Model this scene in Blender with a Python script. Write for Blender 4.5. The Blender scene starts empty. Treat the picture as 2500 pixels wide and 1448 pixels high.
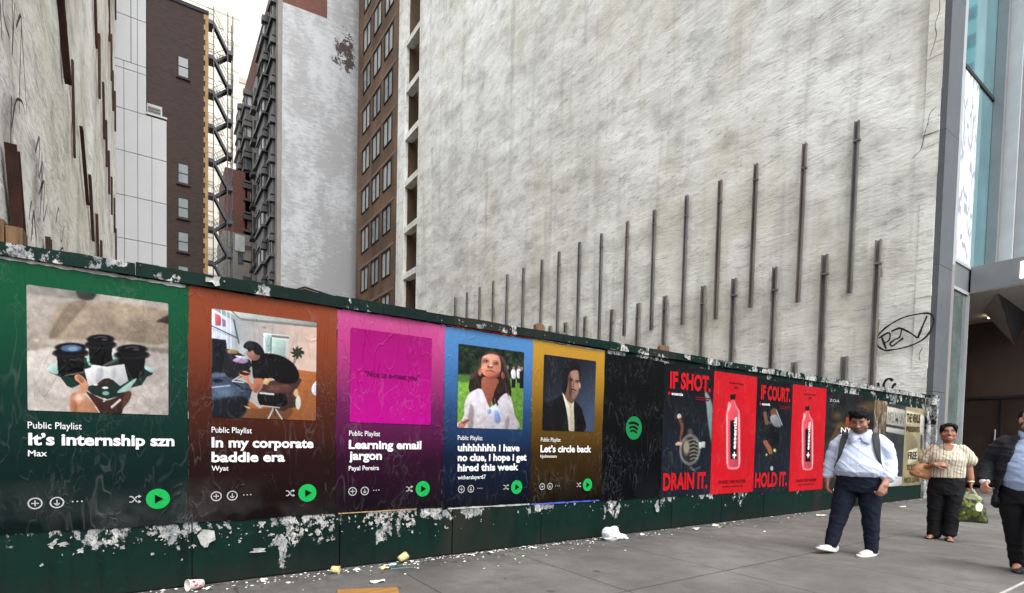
import bpy, bmesh, math, random
import numpy as np
from mathutils import Vector, Matrix
random.seed(7)
rng = np.random.default_rng(7)
C = bpy.context.scene.collection
sc = bpy.context.scene

# ------------------------------------------------------------------ camera
cam_d = bpy.data.cameras.new("camera")
cam = bpy.data.objects.new("camera", cam_d)
C.objects.link(cam)
YAW, PITCH, ROLL = 0.57007, -0.0351969, 0.0204872
f_ = Vector((math.sin(YAW) * math.cos(PITCH), math.cos(YAW) * math.cos(PITCH), math.sin(PITCH)))
r_ = Vector((math.cos(YAW), -math.sin(YAW), 0))
u_ = r_.cross(f_)
r2 = r_ * math.cos(ROLL) + u_ * math.sin(ROLL)
u2 = u_ * math.cos(ROLL) - r_ * math.sin(ROLL)
M = Matrix((r2, u2, -f_)).transposed().to_4x4()
M.translation = Vector((0, -4.62046, 1.21884))
cam.matrix_world = M
cam_d.sensor_fit = 'HORIZONTAL'
cam_d.sensor_width = 36.0
cam_d.lens = 1258.71 / 2500 * 36.0
cam_d.shift_x = (1250 - 1176.457) / 2500
cam_d.shift_y = (1113.086 - 724) / 2500
cam_d.clip_start = 0.05
cam_d.clip_end = 1000
sc.camera = cam
sc.render.resolution_x, sc.render.resolution_y = 1024, 593

# ------------------------------------------------------------------ overcast daylight
SUN_EL, SUN_AZ = math.radians(58), math.radians(178)      # azimuth clockwise from +Y
w = bpy.data.worlds.new("World")
sc.world = w
w.use_nodes = True
wn, wl = w.node_tree.nodes, w.node_tree.links
wn.clear()
sky = wn.new('ShaderNodeTexSky')
sky.sky_type = 'NISHITA'
sky.sun_disc = False
sky.sun_elevation = SUN_EL
sky.sun_rotation = SUN_AZ
sky.air_density = 1.0
sky.dust_density = 4.0
sky.ozone_density = 1.0
hs = wn.new('ShaderNodeHueSaturation')
hs.inputs['Saturation'].default_value = 0.10
bg = wn.new('ShaderNodeBackground')
bg.inputs['Strength'].default_value = 0.14
wo = wn.new('ShaderNodeOutputWorld')
wl.new(sky.outputs[0], hs.inputs['Color'])
wl.new(hs.outputs[0], bg.inputs['Color'])
wl.new(bg.outputs[0], wo.inputs['Surface'])
sd = bpy.data.lights.new("sun", 'SUN')
sd.energy = 0.5
sd.angle = math.radians(60)
sd.color = (1.0, 0.97, 0.92)
so = bpy.data.objects.new("sun", sd)
C.objects.link(so)
dirv = Vector((math.sin(SUN_AZ) * math.cos(SUN_EL), math.cos(SUN_AZ) * math.cos(SUN_EL), math.sin(SUN_EL)))
so.rotation_euler = dirv.to_track_quat('Z', 'Y').to_euler()
so.location = (0, -20, 60)
sc.view_settings.view_transform = 'Standard'
sc.view_settings.look = 'None'
sc.view_settings.exposure = 1.7
sc.view_settings.gamma = 1.0
sc.view_settings.use_curve_mapping = False
sc.cycles.max_bounces = 6
sc.cycles.diffuse_bounces = 3

# ------------------------------------------------------------------ object helpers
def tag(o, label=None, cat=None, group=None, kind=None):
    if label: o['label'] = label
    if cat: o['category'] = cat
    if group: o['group'] = group
    if kind: o['kind'] = kind
    return o

def empty(name, loc=(0, 0, 0), rz=0.0):
    o = bpy.data.objects.new(name, None)
    C.objects.link(o)
    o.location = loc
    o.rotation_euler = (0, 0, rz)
    o.empty_display_size = 0.2
    return o

def obj(name, bm, m, parent=None, smooth=False, loc=None):
    me = bpy.data.meshes.new(name)
    bmesh.ops.recalc_face_normals(bm, faces=bm.faces)
    bm.to_mesh(me)
    bm.free()
    me.materials.append(m)
    if smooth:
        me.polygons.foreach_set('use_smooth', [True] * len(me.polygons))
    o = bpy.data.objects.new(name, me)
    C.objects.link(o)
    if parent: o.parent = parent
    if loc: o.location = loc
    return o

def pydata(name, v, f, m, parent=None, smooth=False):
    me = bpy.data.meshes.new(name)
    me.from_pydata(v, [], f)
    me.update()
    me.materials.append(m)
    if smooth:
        me.polygons.foreach_set('use_smooth', [True] * len(me.polygons))
    o = bpy.data.objects.new(name, me)
    C.objects.link(o)
    if parent: o.parent = parent
    return o

def nb(): return bmesh.new()

def box(bm, x0, x1, y0, y1, z0, z1):
    v = [bm.verts.new(c) for c in ((x0, y0, z0), (x1, y0, z0), (x1, y1, z0), (x0, y1, z0), (x0, y0, z1), (x1, y0, z1), (x1, y1, z1), (x0, y1, z1))]
    for f in ((0, 3, 2, 1), (4, 5, 6, 7), (0, 1, 5, 4), (1, 2, 6, 5), (2, 3, 7, 6), (3, 0, 4, 7)):
        bm.faces.new([v[i] for i in f])

def boxo(name, a, m, parent=None):
    bm = nb(); box(bm, *a)
    return obj(name, bm, m, parent)

def bar(bm, a, b, w, h=None, up=(0, 0, 1)):
    """square bar from a to b"""
    a, b = Vector(a), Vector(b); h = h or w
    d = (b - a).normalized(); u = Vector(up)
    if abs(d.dot(u)) > .98: u = Vector((1, 0, 0))
    s = d.cross(u).normalized(); u = s.cross(d)
    q = []
    for p in (a, b):
        for sx, sz in ((-1, -1), (1, -1), (1, 1), (-1, 1)):
            q.append(bm.verts.new(p + s * (w / 2 * sx) + u * (h / 2 * sz)))
    for f in ((0, 1, 2, 3), (7, 6, 5, 4), (0, 4, 5, 1), (1, 5, 6, 2), (2, 6, 7, 3), (3, 7, 4, 0)):
        bm.faces.new([q[i] for i in f])

def prism(bm, pts, axis, a0, a1):
    """extrude a 2-d outline along axis ('x','y','z') from a0 to a1"""
    def P(p, a):
        return {'x': (a, p[0], p[1]), 'y': (p[0], a, p[1]), 'z': (p[0], p[1], a)}[axis]
    A = [bm.verts.new(P(p, a0)) for p in pts]
    B = [bm.verts.new(P(p, a1)) for p in pts]
    n = len(pts)
    bm.faces.new(A); bm.faces.new(B[::-1])
    for i in range(n):
        bm.faces.new((A[i], B[i], B[(i + 1) % n], A[(i + 1) % n]))

def tube(bm, pts, rad, n=10, cap=True):
    """tapered tube through pts; rad: radius or (r_side, r_up) per point; rounded ends"""
    P = [Vector(p) for p in pts]
    R = [(r, r) if not isinstance(r, (tuple, list)) else r for r in rad]
    rings = []
    if cap:
        d = (P[0] - P[1]).normalized()
        P = [P[0] + d * R[0][0] * .8, P[0] + d * R[0][0] * .45] + P
        R = [(R[0][0] * .35, R[0][1] * .35), (R[0][0] * .85, R[0][1] * .85)] + R
        d = (P[-1] - P[-2]).normalized()
        P = P + [P[-1] + d * R[-1][0] * .45, P[-1] + d * R[-1][0] * .8]
        R = R + [(R[-1][0] * .85, R[-1][1] * .85), (R[-1][0] * .35, R[-1][1] * .35)]
    k = len(P)
    for i in range(k):
        d = (P[min(i + 1, k - 1)] - P[max(i - 1, 0)]).normalized()
        ref = Vector((0, 1, 0)) if abs(d.y) < .9 else Vector((0, 0, 1))
        s = d.cross(ref).normalized(); u = s.cross(d)
        rings.append([bm.verts.new(P[i] + s * (R[i][0] * math.cos(2 * math.pi * j / n)) + u * (R[i][1] * math.sin(2 * math.pi * j / n))) for j in range(n)])
    for a, b in zip(rings, rings[1:]):
        for j in range(n):
            bm.faces.new((a[j], a[(j + 1) % n], b[(j + 1) % n], b[j]))
    bm.faces.new(rings[0][::-1]); bm.faces.new(rings[-1])

def stack(bm, rings, n=20, p=2.0):
    """closed stack of horizontal (super-)ellipses (cx,cy,z,rx,ry)"""
    R = []
    for cx, cy, z, rx, ry in rings:
        ring = []
        for j in range(n):
            t = 2 * math.pi * j / n
            c, s = math.cos(t), math.sin(t)
            ring.append(bm.verts.new((cx + rx * math.copysign(abs(c) ** (2 / p), c), cy + ry * math.copysign(abs(s) ** (2 / p), s), z)))
        R.append(ring)
    for a, b in zip(R, R[1:]):
        for j in range(n):
            bm.faces.new((a[j], a[(j + 1) % n], b[(j + 1) % n], b[j]))
    bm.faces.new(R[0][::-1]); bm.faces.new(R[-1])

def ell(bm, c, r, rx=0.0, rz=0.0, seg=16):
    m = Matrix.Translation(c) @ Matrix.Rotation(rz, 4, 'Z') @ Matrix.Rotation(rx, 4, 'X') @ Matrix.Diagonal((r[0], r[1], r[2], 1))
    bmesh.ops.create_uvsphere(bm, u_segments=seg, v_segments=seg // 2 + 2, radius=1, matrix=m)

# ------------------------------------------------------------------ value noise for painted prints and cloth folds
def vnoise(x, y, seed=0):
    xi, yi = np.floor(x).astype(int), np.floor(y).astype(int)
    fx, fy = x - xi, y - yi
    fx, fy = fx * fx * (3 - 2 * fx), fy * fy * (3 - 2 * fy)
    def h(a, b):
        n = (a * 374761393 + b * 668265263 + seed * 974711) & 0x7fffffff
        n = ((n ^ (n >> 13)) * 1274126177) & 0x7fffffff
        return ((n ^ (n >> 16)) & 0xffff) / 65535.0
    return (h(xi, yi) * (1 - fx) + h(xi + 1, yi) * fx) * (1 - fy) + (h(xi, yi + 1) * (1 - fx) + h(xi + 1, yi + 1) * fx) * fy

def fbm(x, y, o=4, seed=0):
    s, a, t = 0, 1.0, 0
    for i in range(o):
        s = s + a * vnoise(x * 2 ** i, y * 2 ** i, seed + i); t += a; a *= .55
    return s / t

def lin(c):
    c = np.asarray(c, float) / 255
    return np.where(c <= .04045, c / 12.92, ((c + .055) / 1.055) ** 2.4)

def S(r, g, b, k=1.0):
    a = lin((r, g, b)) * k
    return (float(a[0]), float(a[1]), float(a[2]), 1)

# ------------------------------------------------------------------ material helpers
class NT:
    def __init__(s, name):
        s.m = bpy.data.materials.new(name); s.m.use_nodes = True
        s.t = s.m.node_tree; s.t.nodes.clear()
        s.out = s.t.nodes.new('ShaderNodeOutputMaterial')
        s.b = s.t.nodes.new('ShaderNodeBsdfPrincipled')
        s.t.links.new(s.b.outputs[0], s.out.inputs[0])
        g = s.t.nodes.new('ShaderNodeNewGeometry'); s.pos = g.outputs['Position']
    def set(s, sock, v):
        if isinstance(v, bpy.types.NodeSocket): s.t.links.new(v, sock)
        else: sock.default_value = v
    def inp(s, **k):
        for a, v in k.items(): s.set(s.b.inputs[a.replace('_', ' ')], v)
    def mapping(s, scale, rot=(0, 0, 0), loc=(0, 0, 0), vec=None):
        n = s.t.nodes.new('ShaderNodeMapping')
        s.t.links.new(vec or s.pos, n.inputs[0])
        n.inputs['Scale'].default_value = scale; n.inputs['Rotation'].default_value = rot; n.inputs['Location'].default_value = loc
        return n.outputs[0]
    def noise(s, scale, detail=4, rough=.55, dist=0.0, vec=None, sc3=None, loc=(0, 0, 0)):
        n = s.t.nodes.new('ShaderNodeTexNoise')
        if sc3: vec = s.mapping(sc3, loc=loc, vec=vec)
        s.t.links.new(vec or s.pos, n.inputs['Vector'])
        n.inputs['Scale'].default_value = scale; n.inputs['Detail'].default_value = detail
        n.inputs['Roughness'].default_value = rough; n.inputs['Distortion'].default_value = dist
        return n.outputs['Fac']
    def vor(s, scale, feature='F1', out='Distance', vec=None, sc3=None, rnd=1.0):
        n = s.t.nodes.new('ShaderNodeTexVoronoi'); n.feature = feature
        if sc3: vec = s.mapping(sc3, vec=vec)
        s.t.links.new(vec or s.pos, n.inputs['Vector'])
        n.inputs['Scale'].default_value = scale; n.inputs['Randomness'].default_value = rnd
        return n.outputs[out]
    def math(s, op, a, b=0.0, c=None, clamp=False):
        n = s.t.nodes.new('ShaderNodeMath'); n.operation = op; n.use_clamp = clamp
        s.set(n.inputs[0], a); s.set(n.inputs[1], b)
        if c is not None: s.set(n.inputs[2], c)
        return n.outputs[0]
    def ramp(s, fac, lo, hi, a=0.0, b=1.0):
        n = s.t.nodes.new('ShaderNodeMapRange'); n.clamp = True
        s.set(n.inputs[0], fac)
        for i, v in enumerate((lo, hi, a, b)): s.set(n.inputs[i + 1], v)
        return n.outputs[0]
    def cramp(s, fac, stops):
        n = s.t.nodes.new('ShaderNodeValToRGB'); s.set(n.inputs[0], fac)
        e = n.color_ramp.elements
        while len(e) < len(stops): e.new(.5)
        for q, (p, c) in zip(e, stops): q.position = p; q.color = c
        return n.outputs[0]
    def mix(s, fac, a, b, mode='MIX'):
        n = s.t.nodes.new('ShaderNodeMix'); n.data_type = 'RGBA'; n.blend_type = mode
        s.set(n.inputs[0], fac); s.set(n.inputs[6], a); s.set(n.inputs[7], b)
        return n.outputs[2]
    def axis(s, k):
        if not hasattr(s, '_x'):
            n = s.t.nodes.new('ShaderNodeSeparateXYZ'); s.t.links.new(s.pos, n.inputs[0]); s._x = n.outputs
        return s._x['XYZ'.index(k)]
    def bump(s, h, strength=.5, dist=.02, normal=None):
        n = s.t.nodes.new('ShaderNodeBump'); n.inputs['Strength'].default_value = strength; n.inputs['Distance'].default_value = dist
        s.set(n.inputs['Height'], h)
        if normal is not None: s.t.links.new(normal, n.inputs['Normal'])
        s.t.links.new(n.outputs[0], s.b.inputs['Normal'])
        return n.outputs[0]
    def brick(s, c1, c2, mortar, bw, bh, msize, vec):
        n = s.t.nodes.new('ShaderNodeTexBrick'); s.t.links.new(vec, n.inputs['Vector'])
        n.inputs['Scale'].default_value = 1.0
        n.inputs['Color1'].default_value = c1; n.inputs['Color2'].default_value = c2; n.inputs['Mortar'].default_value = mortar
        n.inputs['Brick Width'].default_value = bw; n.inputs['Row Height'].default_value = bh; n.inputs['Mortar Size'].default_value = msize
        return n

def mat(name, col, rough=.7, spec=.4, metal=0.0, var=.25, vs=3.0, bump=.15, bs=40.0, bd=.004, sc3=None):
    t = NT(name)
    n = t.noise(vs, 5, .6, sc3=sc3)
    c = t.mix(t.ramp(n, .3, .7), tuple(x * (1 - var) for x in col[:3]) + (1,), tuple(min(1, x * (1 + var)) for x in col[:3]) + (1,))
    t.inp(Base_Color=c, Roughness=rough, Metallic=metal)
    t.b.inputs['Specular IOR Level'].default_value = spec
    if bump: t.bump(t.noise(bs, 4, sc3=sc3), bump, bd)
    return t.m

# ================================================================== MATERIALS OF THE SETTING
def whitewash(name, base, dark, streak=0.0, k=1.0, seed=0.0, ydir=True):
    """old painted brick party wall: lumpy paint over courses, grime in the hollows, rain streaks"""
    t = NT(name)
    L = (seed, seed * .7, seed * 1.3)
    st = (1, .55, 2.4)
    big = t.noise(.16, 4, .6, sc3=(1, 1, .8), loc=L)
    mid = t.noise(.62, 5, .62, .4, sc3=(1, .9, 1.15), loc=L)
    lump = t.noise(1.9 * k, 6, .60, .25, sc3=(1, .72, 1.5), loc=L)
    crs = t.noise(1.0, 3, .6, .15, sc3=(1, 2.2, 11), loc=L)
    pit = t.noise(17, 5, .65, .2, sc3=(1, .8, 1.3), loc=L)
    fine = t.noise(6.0 * k, 4, .55, .4, sc3=(1, .7, 1.6), loc=L)
    grit = t.noise(45, 3, .6, loc=L)
    ridge = t.math('ABSOLUTE', t.math('SUBTRACT', t.noise(1.5 * k, 4, .55, .7, sc3=(1, .34, 2.4), loc=L), .5))
    streaks = t.noise(1.0, 5, .62, .3, sc3=(1, 2.3, .12), loc=L)
    c = t.mix(t.ramp(big, .36, .66), base, tuple(x * y for x, y in zip(base[:3], (.80, .785, .74))) + (1,))
    c = t.mix(t.ramp(mid, .47, .70, 0, .50), c, dark)
    c = t.mix(t.ramp(mid, .46, .32, 0, .40), c, tuple(min(.8, x * 1.18) for x in base[:3]) + (1,))
    c = t.mix(t.ramp(lump, .52, .72, 0, .42), c, dark)
    c = t.mix(t.ramp(fine, .57, .70, 0, .42), c, dark)
    tanb = t.math('MULTIPLY', t.ramp(t.noise(.42, 3, .5, 0, sc3=(1, 1, .22), loc=L), .52, .60, 0, .45), t.ramp(mid, .35, .55))
    c = t.mix(tanb, c, tuple(x * y for x, y in zip(base[:3], (.76, .72, .62))) + (1,))
    c = t.mix(t.math('MULTIPLY', t.ramp(ridge, .011, .0, 0, .5), t.ramp(lump, .46, .58)), c, tuple(x * .4 for x in dark[:3]) + (1,))
    c = t.mix(t.ramp(streaks, .54, .70, 0, .34 + streak), c, dark)
    c = t.mix(t.ramp(streaks, .44, .30, 0, .40), c, tuple(min(.8, x * 1.2) for x in base[:3]) + (1,))
    t.inp(Base_Color=c, Roughness=.85)
    t.b.inputs['Specular IOR Level'].default_value = .25
    c = t.mix(t.math('MULTIPLY', t.ramp(pit, .58, .70, 0, .55), t.ramp(mid, .40, .6, .35, 1)), c, dark)
    c = t.mix(t.math('MULTIPLY', t.ramp(crs, .58, .70, 0, .40), t.ramp(lump, .4, .6)), c, dark)
    c = t.mix(t.ramp(pit, .42, .30, 0, .3), c, tuple(min(.85, x * 1.15) for x in base[:3]) + (1,))
    h = t.math('ADD', t.math('MULTIPLY', lump, .9), t.math('MULTIPLY', fine, .26))
    h = t.math('ADD', h, t.math('ADD', t.math('MULTIPLY', pit, .16), t.math('MULTIPLY', crs, .10)))
    h = t.math('ADD', h, t.math('MULTIPLY', t.ramp(ridge, .04, 0), -.10))
    t.bump(h, .33, .12)
    return t.m

def brickmat(name, c1, c2, mortar, axis, bw=.22, bh=.075, ms=.010, stain=.3, stain_col=(.02, .018, .016, 1), bump=.5):
    t = NT(name)
    rot = {'y': (math.pi / 2, 0, 0), 'x': (math.pi / 2, 0, math.pi / 2)}[axis]
    n = t.t.nodes.new('ShaderNodeCombineXYZ')
    t.t.links.new(t.axis('X' if axis == 'y' else 'Y'), n.inputs[0]); t.t.links.new(t.axis('Z'), n.inputs[1])
    b = t.brick(c1, c2, mortar, bw, bh, ms, n.outputs[0])
    big = t.noise(.35, 5, .65)
    c = t.mix(t.ramp(big, .42, .7, 0, stain), b.outputs['Color'], stain_col)
    c = t.mix(t.ramp(t.noise(9, 4), .4, .7, 0, .35), c, tuple(x * .6 for x in c1[:3]) + (1,))
    t.inp(Base_Color=c, Roughness=.85)
    t.b.inputs['Specular IOR Level'].default_value = .25
    t.bump(t.math('ADD', t.math('MULTIPLY', b.outputs['Fac'], -1.0), t.noise(30, 3)), bump, .01)
    return t.m

M_white = whitewash('whitewashed_brick', S(231, 232, 228), S(142, 141, 136))
M_left = whitewash('grimy_whitewash', S(234, 233, 228), S(96, 91, 84), streak=.12, k=1.0, seed=13.0)
M_steel = mat('weathered_steel', S(106, 105, 103), .7, .4, .2, .35, 2.0, .5, 25, .01, (1, 1, .4))
M_rust = mat('rusted_steel', S(58, 36, 30), .8, .3, .1, .5, 5, .5, 30, .01, (1, 1, .5))
M_timber = mat('raw_timber', S(100, 78, 58), .85, .2, 0, .35, 7, .5, 30, .006, (3, 3, .4))
M_darkbrick = brickmat('dark_brown_brick', S(56, 41, 36), S(42, 32, 29), S(54, 46, 42), 'y', .4, .14, .015, .35)
M_redbrick = brickmat('red_brick', S(104, 62, 53), S(90, 52, 45), S(102, 82, 75), 'y', .3, .1, .012, .2)
M_brownwall = mat('brown_stained_concrete', S(98, 78, 62), .85, .25, 0, .42, .45, .5, 8, .03, (1, 1.2, .5))
M_lintel = mat('pale_lintel', S(122, 100, 86), .8, .25, 0, .2, 1.2)
M_panel = mat('white_metal_cladding', S(166, 168, 170), .5, .4, 0, .05, .6, .1, 3, .004)
M_gap = mat('dark_joint', S(40, 40, 42), .8, .2, 0, .1, 3, 0)
M_iron = mat('black_painted_iron', S(52, 54, 58), .55, .4, .2, .3, 3, .2, 30, .003)
M_bronze = mat('dark_bronze_cladding', S(58, 58, 60), .5, .45, .2, .35, .8, .2, 10, .004)
M_stone = mat('grey_limestone', S(122, 118, 112), .85, .25, 0, .18, .5, .3, 6, .01)
M_beige = mat('cream_brick_tower', S(208, 203, 192), .85, .2, 0, .06, .25, .2, 4, .01)
M_beigeline = mat('cream_band', S(186, 180, 168), .85, .2, 0, .06, .25, 0)
M_tan = mat('tan_quoin_brick', S(134, 108, 76), .85, .25, 0, .2, 2, .3, 12, .006)

def glassmat(name, col, rough=.08, dirt=.2, metal=0.0, spec=.8):
    t = NT(name)
    n = t.noise(1.3, 4, .6, sc3=(1, 1, .6))
    t.inp(Base_Color=t.mix(t.ramp(n, .3, .7), tuple(x * (1 - dirt) for x in col[:3]) + (1,), tuple(x * (1 + dirt) for x in col[:3]) + (1,)), Roughness=t.ramp(n, .3, .7, rough * .6, rough * 1.6), Metallic=metal)
    t.b.inputs['Specular IOR Level'].default_value = spec
    t.bump(t.noise(.9, 2), .08, .02)
    return t.m
M_pane = glassmat('office_pane', S(128, 130, 130), .3, .3)
M_paledim = glassmat('blind_pane', S(158, 160, 158), .35, .2)
M_darkpane = glassmat('dark_pane', S(62, 72, 72), .12, .4)
M_brownpane = glassmat('brown_dark_pane', S(58, 48, 42), .15, .3, 0, .4)
M_greenpane = glassmat('green_grey_pane', S(64, 76, 76), .15, .3)
M_teal = glassmat('teal_curtain_glass', S(140, 190, 198), .05, .2, 0.75, 1.0)

# ================================================================== GROUND
def pavement_mat():
    t = NT('worn_concrete_pavement')
    big = t.noise(.7, 6, .62)
    med = t.noise(3.5, 6, .62, .4)
    spk = t.noise(70, 4, .7)
    agg = t.vor(75)
    c = t.mix(t.ramp(big, .35, .68), S(100, 98, 95), S(72, 70, 68))
    c = t.mix(t.ramp(med, .46, .68, 0, .7), c, S(72, 70, 68))
    c = t.mix(t.ramp(spk, .54, .68, 0, .7), c, S(54, 52, 50))
    c = t.mix(t.ramp(agg, .20, .08, 0, .6), c, S(150, 148, 144))
    # gum spots
    g = t.vor(2.6, sc3=(1, 1, 0))
    c = t.mix(t.math('MULTIPLY', t.ramp(g, .105, .085), t.ramp(t.noise(1.1, 2), .46, .54, 0, .7)), c, S(46, 45, 44))
    # dirt that gathers along the foot of the hoarding
    foot = t.math('MULTIPLY', t.ramp(t.axis('Y'), -.75, -.02), t.ramp(t.noise(4.5, 6, .7), .36, .62))
    c = t.mix(t.math('MULTIPLY', foot, .85), c, S(44, 42, 40))
    # scored joints
    def line(coord, p, w):
        return t.ramp(t.math('ABSOLUTE', t.math('SUBTRACT', coord, p)), w, w * .45)
    wob = t.math('MULTIPLY', t.math('SUBTRACT', t.noise(6, 3), .5), .016)
    jx = t.math('ADD', t.axis('X'), wob); jy = t.math('ADD', t.axis('Y'), wob)
    fr = t.math('PINGPONG', t.math('SUBTRACT', jx, .55), .675)
    j = t.ramp(fr, .011, .004)
    for p in (-1.78,):
        j = t.math('MAXIMUM', j, line(jy, p, .011))
    c = t.mix(t.math('MULTIPLY', j, .8), c, S(48, 46, 44))
    t.inp(Base_Color=c, Roughness=t.ramp(med, .3, .7, .62, .9))
    t.b.inputs['Specular IOR Level'].default_value = .35
    h = t.math('ADD', t.math('MULTIPLY', spk, .5), t.math('MULTIPLY', med, .6))
    h = t.math('SUBTRACT', h, t.math('MULTIPLY', j, 1.2))
    t.bump(h, .55, .008)
    return t.m
M_pave = pavement_mat()
M_asphalt = mat('asphalt', S(64, 63, 62), .85, .3, 0, .3, 2, .6, 90, .008)
tag(pydata('ground', [(-300, -300, -.16), (300, -300, -.16), (300, 300, -.16), (-300, 300, -.16)], [(0, 1, 2, 3)], M_asphalt), kind='structure')
bm = nb(); box(bm, -40, 60, -3.36, .3, -.15, 0.0)
tag(obj('pavement', bm, M_pave), kind='structure')
bm = nb(); box(bm, -40, 60, -3.385, -3.363, -.15, .003)
M_kerb = mat('steel_faced_kerb', S(165, 163, 158), .5, .5, .1, .2, 6, .3, 40, .003)
tag(obj('kerb', bm, M_kerb), kind='structure')
bm = nb(); box(bm, -40, 60, -3.62, -3.388, -.15, 0.0)
tag(obj('kerb_stone', bm, M_pave), kind='structure')
M_lot = mat('rubble_lot', S(110, 102, 92), .95, .2, 0, .35, 1.2, .8, 8, .05)
bm = nb(); box(bm, -1.19, 15.70, .31, 43.0, -.15, -.02)
tag(obj('vacant_lot', bm, M_lot), kind='structure')
bm = nb(); box(bm, -60, 90, -30, -18, -.15, 0.0)
tag(obj('far_pavement', bm, M_pave), kind='structure')

# ================================================================== BIG WHITE BUILDING (right side of the lot)
XW = 15.72
wb = tag(empty('white_brick_building', (22, 14, 0)), 'huge windowless whitewashed brick wall rising over the right side of the lot', 'building')
def kid(o, par):
    o.parent = par; o.matrix_parent_inverse = Matrix.Translation(-par.location); return o
def wkid(name, bm, m, par, **k): return kid(obj(name, bm, m, None, **k), par)
# party wall as a fine grid pushed in and out: the old bricks bulge under the paint
ys = np.linspace(.13, 28.95, 200); zs = np.linspace(0, 46, 240)
Yg, Zg = np.meshgrid(ys, zs)
d = (fbm(Yg * .55, Zg * 1.3, 4, 3) - .5) * .11 + (fbm(Yg * .12, Zg * .14, 2, 9) - .5) * .16
d = np.where((Yg < .2) | (Yg > 28.9), -.02, d)
V = np.stack([XW + d, Yg, Zg], -1).reshape(-1, 3)
nj = len(ys)
F = [(i * nj + j, (i + 1) * nj + j, (i + 1) * nj + j + 1, i * nj + j + 1) for i in range(len(zs) - 1) for j in range(nj - 1)]
kid(pydata('party_wall', V.tolist(), F, M_white, smooth=True), wb)
bm = nb(); box(bm, XW + .15, XW + .7, .45, 28.8, 0, 45.5); box(bm, XW + .701, 38, 13, 28.8, 0, 45.5); wkid('building_core', bm, M_stone, wb)
# ragged end of the brickwork where the wall meets the glass building
bm = nb()
z = .0
while z < 40:
    h = random.uniform(.2, .9); o_ = random.uniform(-.006, .012)
    box(bm, XW - .02 + random.uniform(-.02, .02), XW + .3, .12 + o_, .42, z, z + h - .004); z += h
wkid('ragged_wall_edge', bm, M_white, wb)
# light court: pilaster, floor beams, brown side wall
bm = nb(); box(bm, XW + .02, XW + .3, 31.35, 32.68, 0, 46); wkid('pilaster', bm, M_white, wb)
for i in range(-3, 6):
    zt = 13.25 + i * 3.38
    bm = nb(); box(bm, XW + .05, XW + .62, 28.93, 31.36, zt - .42, zt); wkid('court_beam', bm, M_white, wb)
bm = nb(); box(bm, XW + .303, XW + 4, 31.4, 31.7, 0, 45); wkid('court_side_wall', bm, M_brownwall, wb)
bm = nb(); box(bm, XW + 3.4, XW + 3.7, 28.8, 31.3, 0, 45)
wkid('court_back_wall', bm, M_gap, wb)
bm = nb()
for yy in (29.25, 29.4): tube(bm, [(XW + .5, yy, 6), (XW + .5, yy, 44)], [.05, .05], 8)
wkid('drain_pipe', bm, M_steel, wb)
for i in range(-2, 6):
    zt = 13.25 + i * 3.38
    bm = nb(); box(bm, XW + 2.9, XW + 3.38, 29.0, 30.3, zt + .5, zt + 2.3); wkid('court_window', bm, M_darkpane, wb)
# step crack and painted tags
M_ink = mat('black_spray_paint', S(26, 25, 25), .6, .3, 0, .1, 5, 0)
M_inkfade = mat('faded_spray_paint', S(92, 92, 104), .7, .3, 0, .25, 5, 0)
def strokes(name, lines, X, m, par, wd=.05, side=-1):
    """spray strokes on a wall of constant X: lines of (y, z)"""
    bm = nb()
    for ln in lines:
        P = [Vector((0, a, b)) for a, b in ln]
        pts = []
        for i in range(len(P) - 1):
            p0, p1, p2, p3 = P[max(i - 1, 0)], P[i], P[i + 1], P[min(i + 2, len(P) - 1)]
            for q in range(6):
                s = q / 6
                pts.append(.5 * (2 * p1 + (p2 - p0) * s + (2 * p0 - 5 * p1 + 4 * p2 - p3) * s * s + (3 * p1 - p0 - 3 * p2 + p3) * s ** 3))
        pts.append(P[-1])
        pr = None
        for i, p in enumerate(pts):
            d = (pts[min(i + 1, len(pts) - 1)] - pts[max(i - 1, 0)]); d.normalize()
            s = Vector((0, -d.z, d.y)) * (wd / 2 * (.75 + .25 * math.sin(i * .5) * math.sin(i * .17 + 1) + .25 * random.random()))
            a, b = bm.verts.new((X, p.y + s.y, p.z + s.z)), bm.verts.new((X, p.y - s.y, p.z - s.z))
            if pr: bm.faces.new((pr[0], pr[1], b, a))
            pr = (a, b)
    return wkid(name, bm, m, par)
def ring2(cy, cz, ry, rz, n=20, tilt=0.0):
    o = []
    for i in range(n + 1):
        t = 2 * math.pi * i / n
        a, b = ry * math.cos(t), rz * math.sin(t)
        o.append((cy + a * math.cos(tilt) - b * math.sin(tilt), cz + a * math.sin(tilt) + b * math.cos(tilt)))
    return o
def wp(u, v):   # tag drawn on the photo's zoom, re-read as wall metres
    return (1.15 - (u - 247) / (622 - 247) * 1.13, 4.42 - (v - 797) / 200.0 * .80)
tg = [[wp(*q) for q in ln] for ln in (
    [(282, 905), (318, 985)], [(262, 912), (332, 886), (338, 930), (296, 950)],
    [(346, 880), (412, 868), (408, 920), (372, 935), (345, 955), (360, 972), (400, 950), (432, 930)],
    [(412, 868), (470, 900), (528, 942)], [(528, 942), (552, 880), (580, 815)])]
tg.append([wp(u, v) for u, v in ((300, 990), (262, 965), (248, 930), (262, 890), (320, 845), (420, 806), (520, 797), (590, 803), (620, 835), (618, 880), (580, 940), (510, 975), (420, 992), (330, 996), (300, 990))])
strokes('graffiti_tag', tg, XW - .115, M_ink, wb, .044)
def wq(u, v): return (1.36 - (u - 580) / (1040 - 580) * .72, 2.92 - (v - 50) / 120 * .30)
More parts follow.
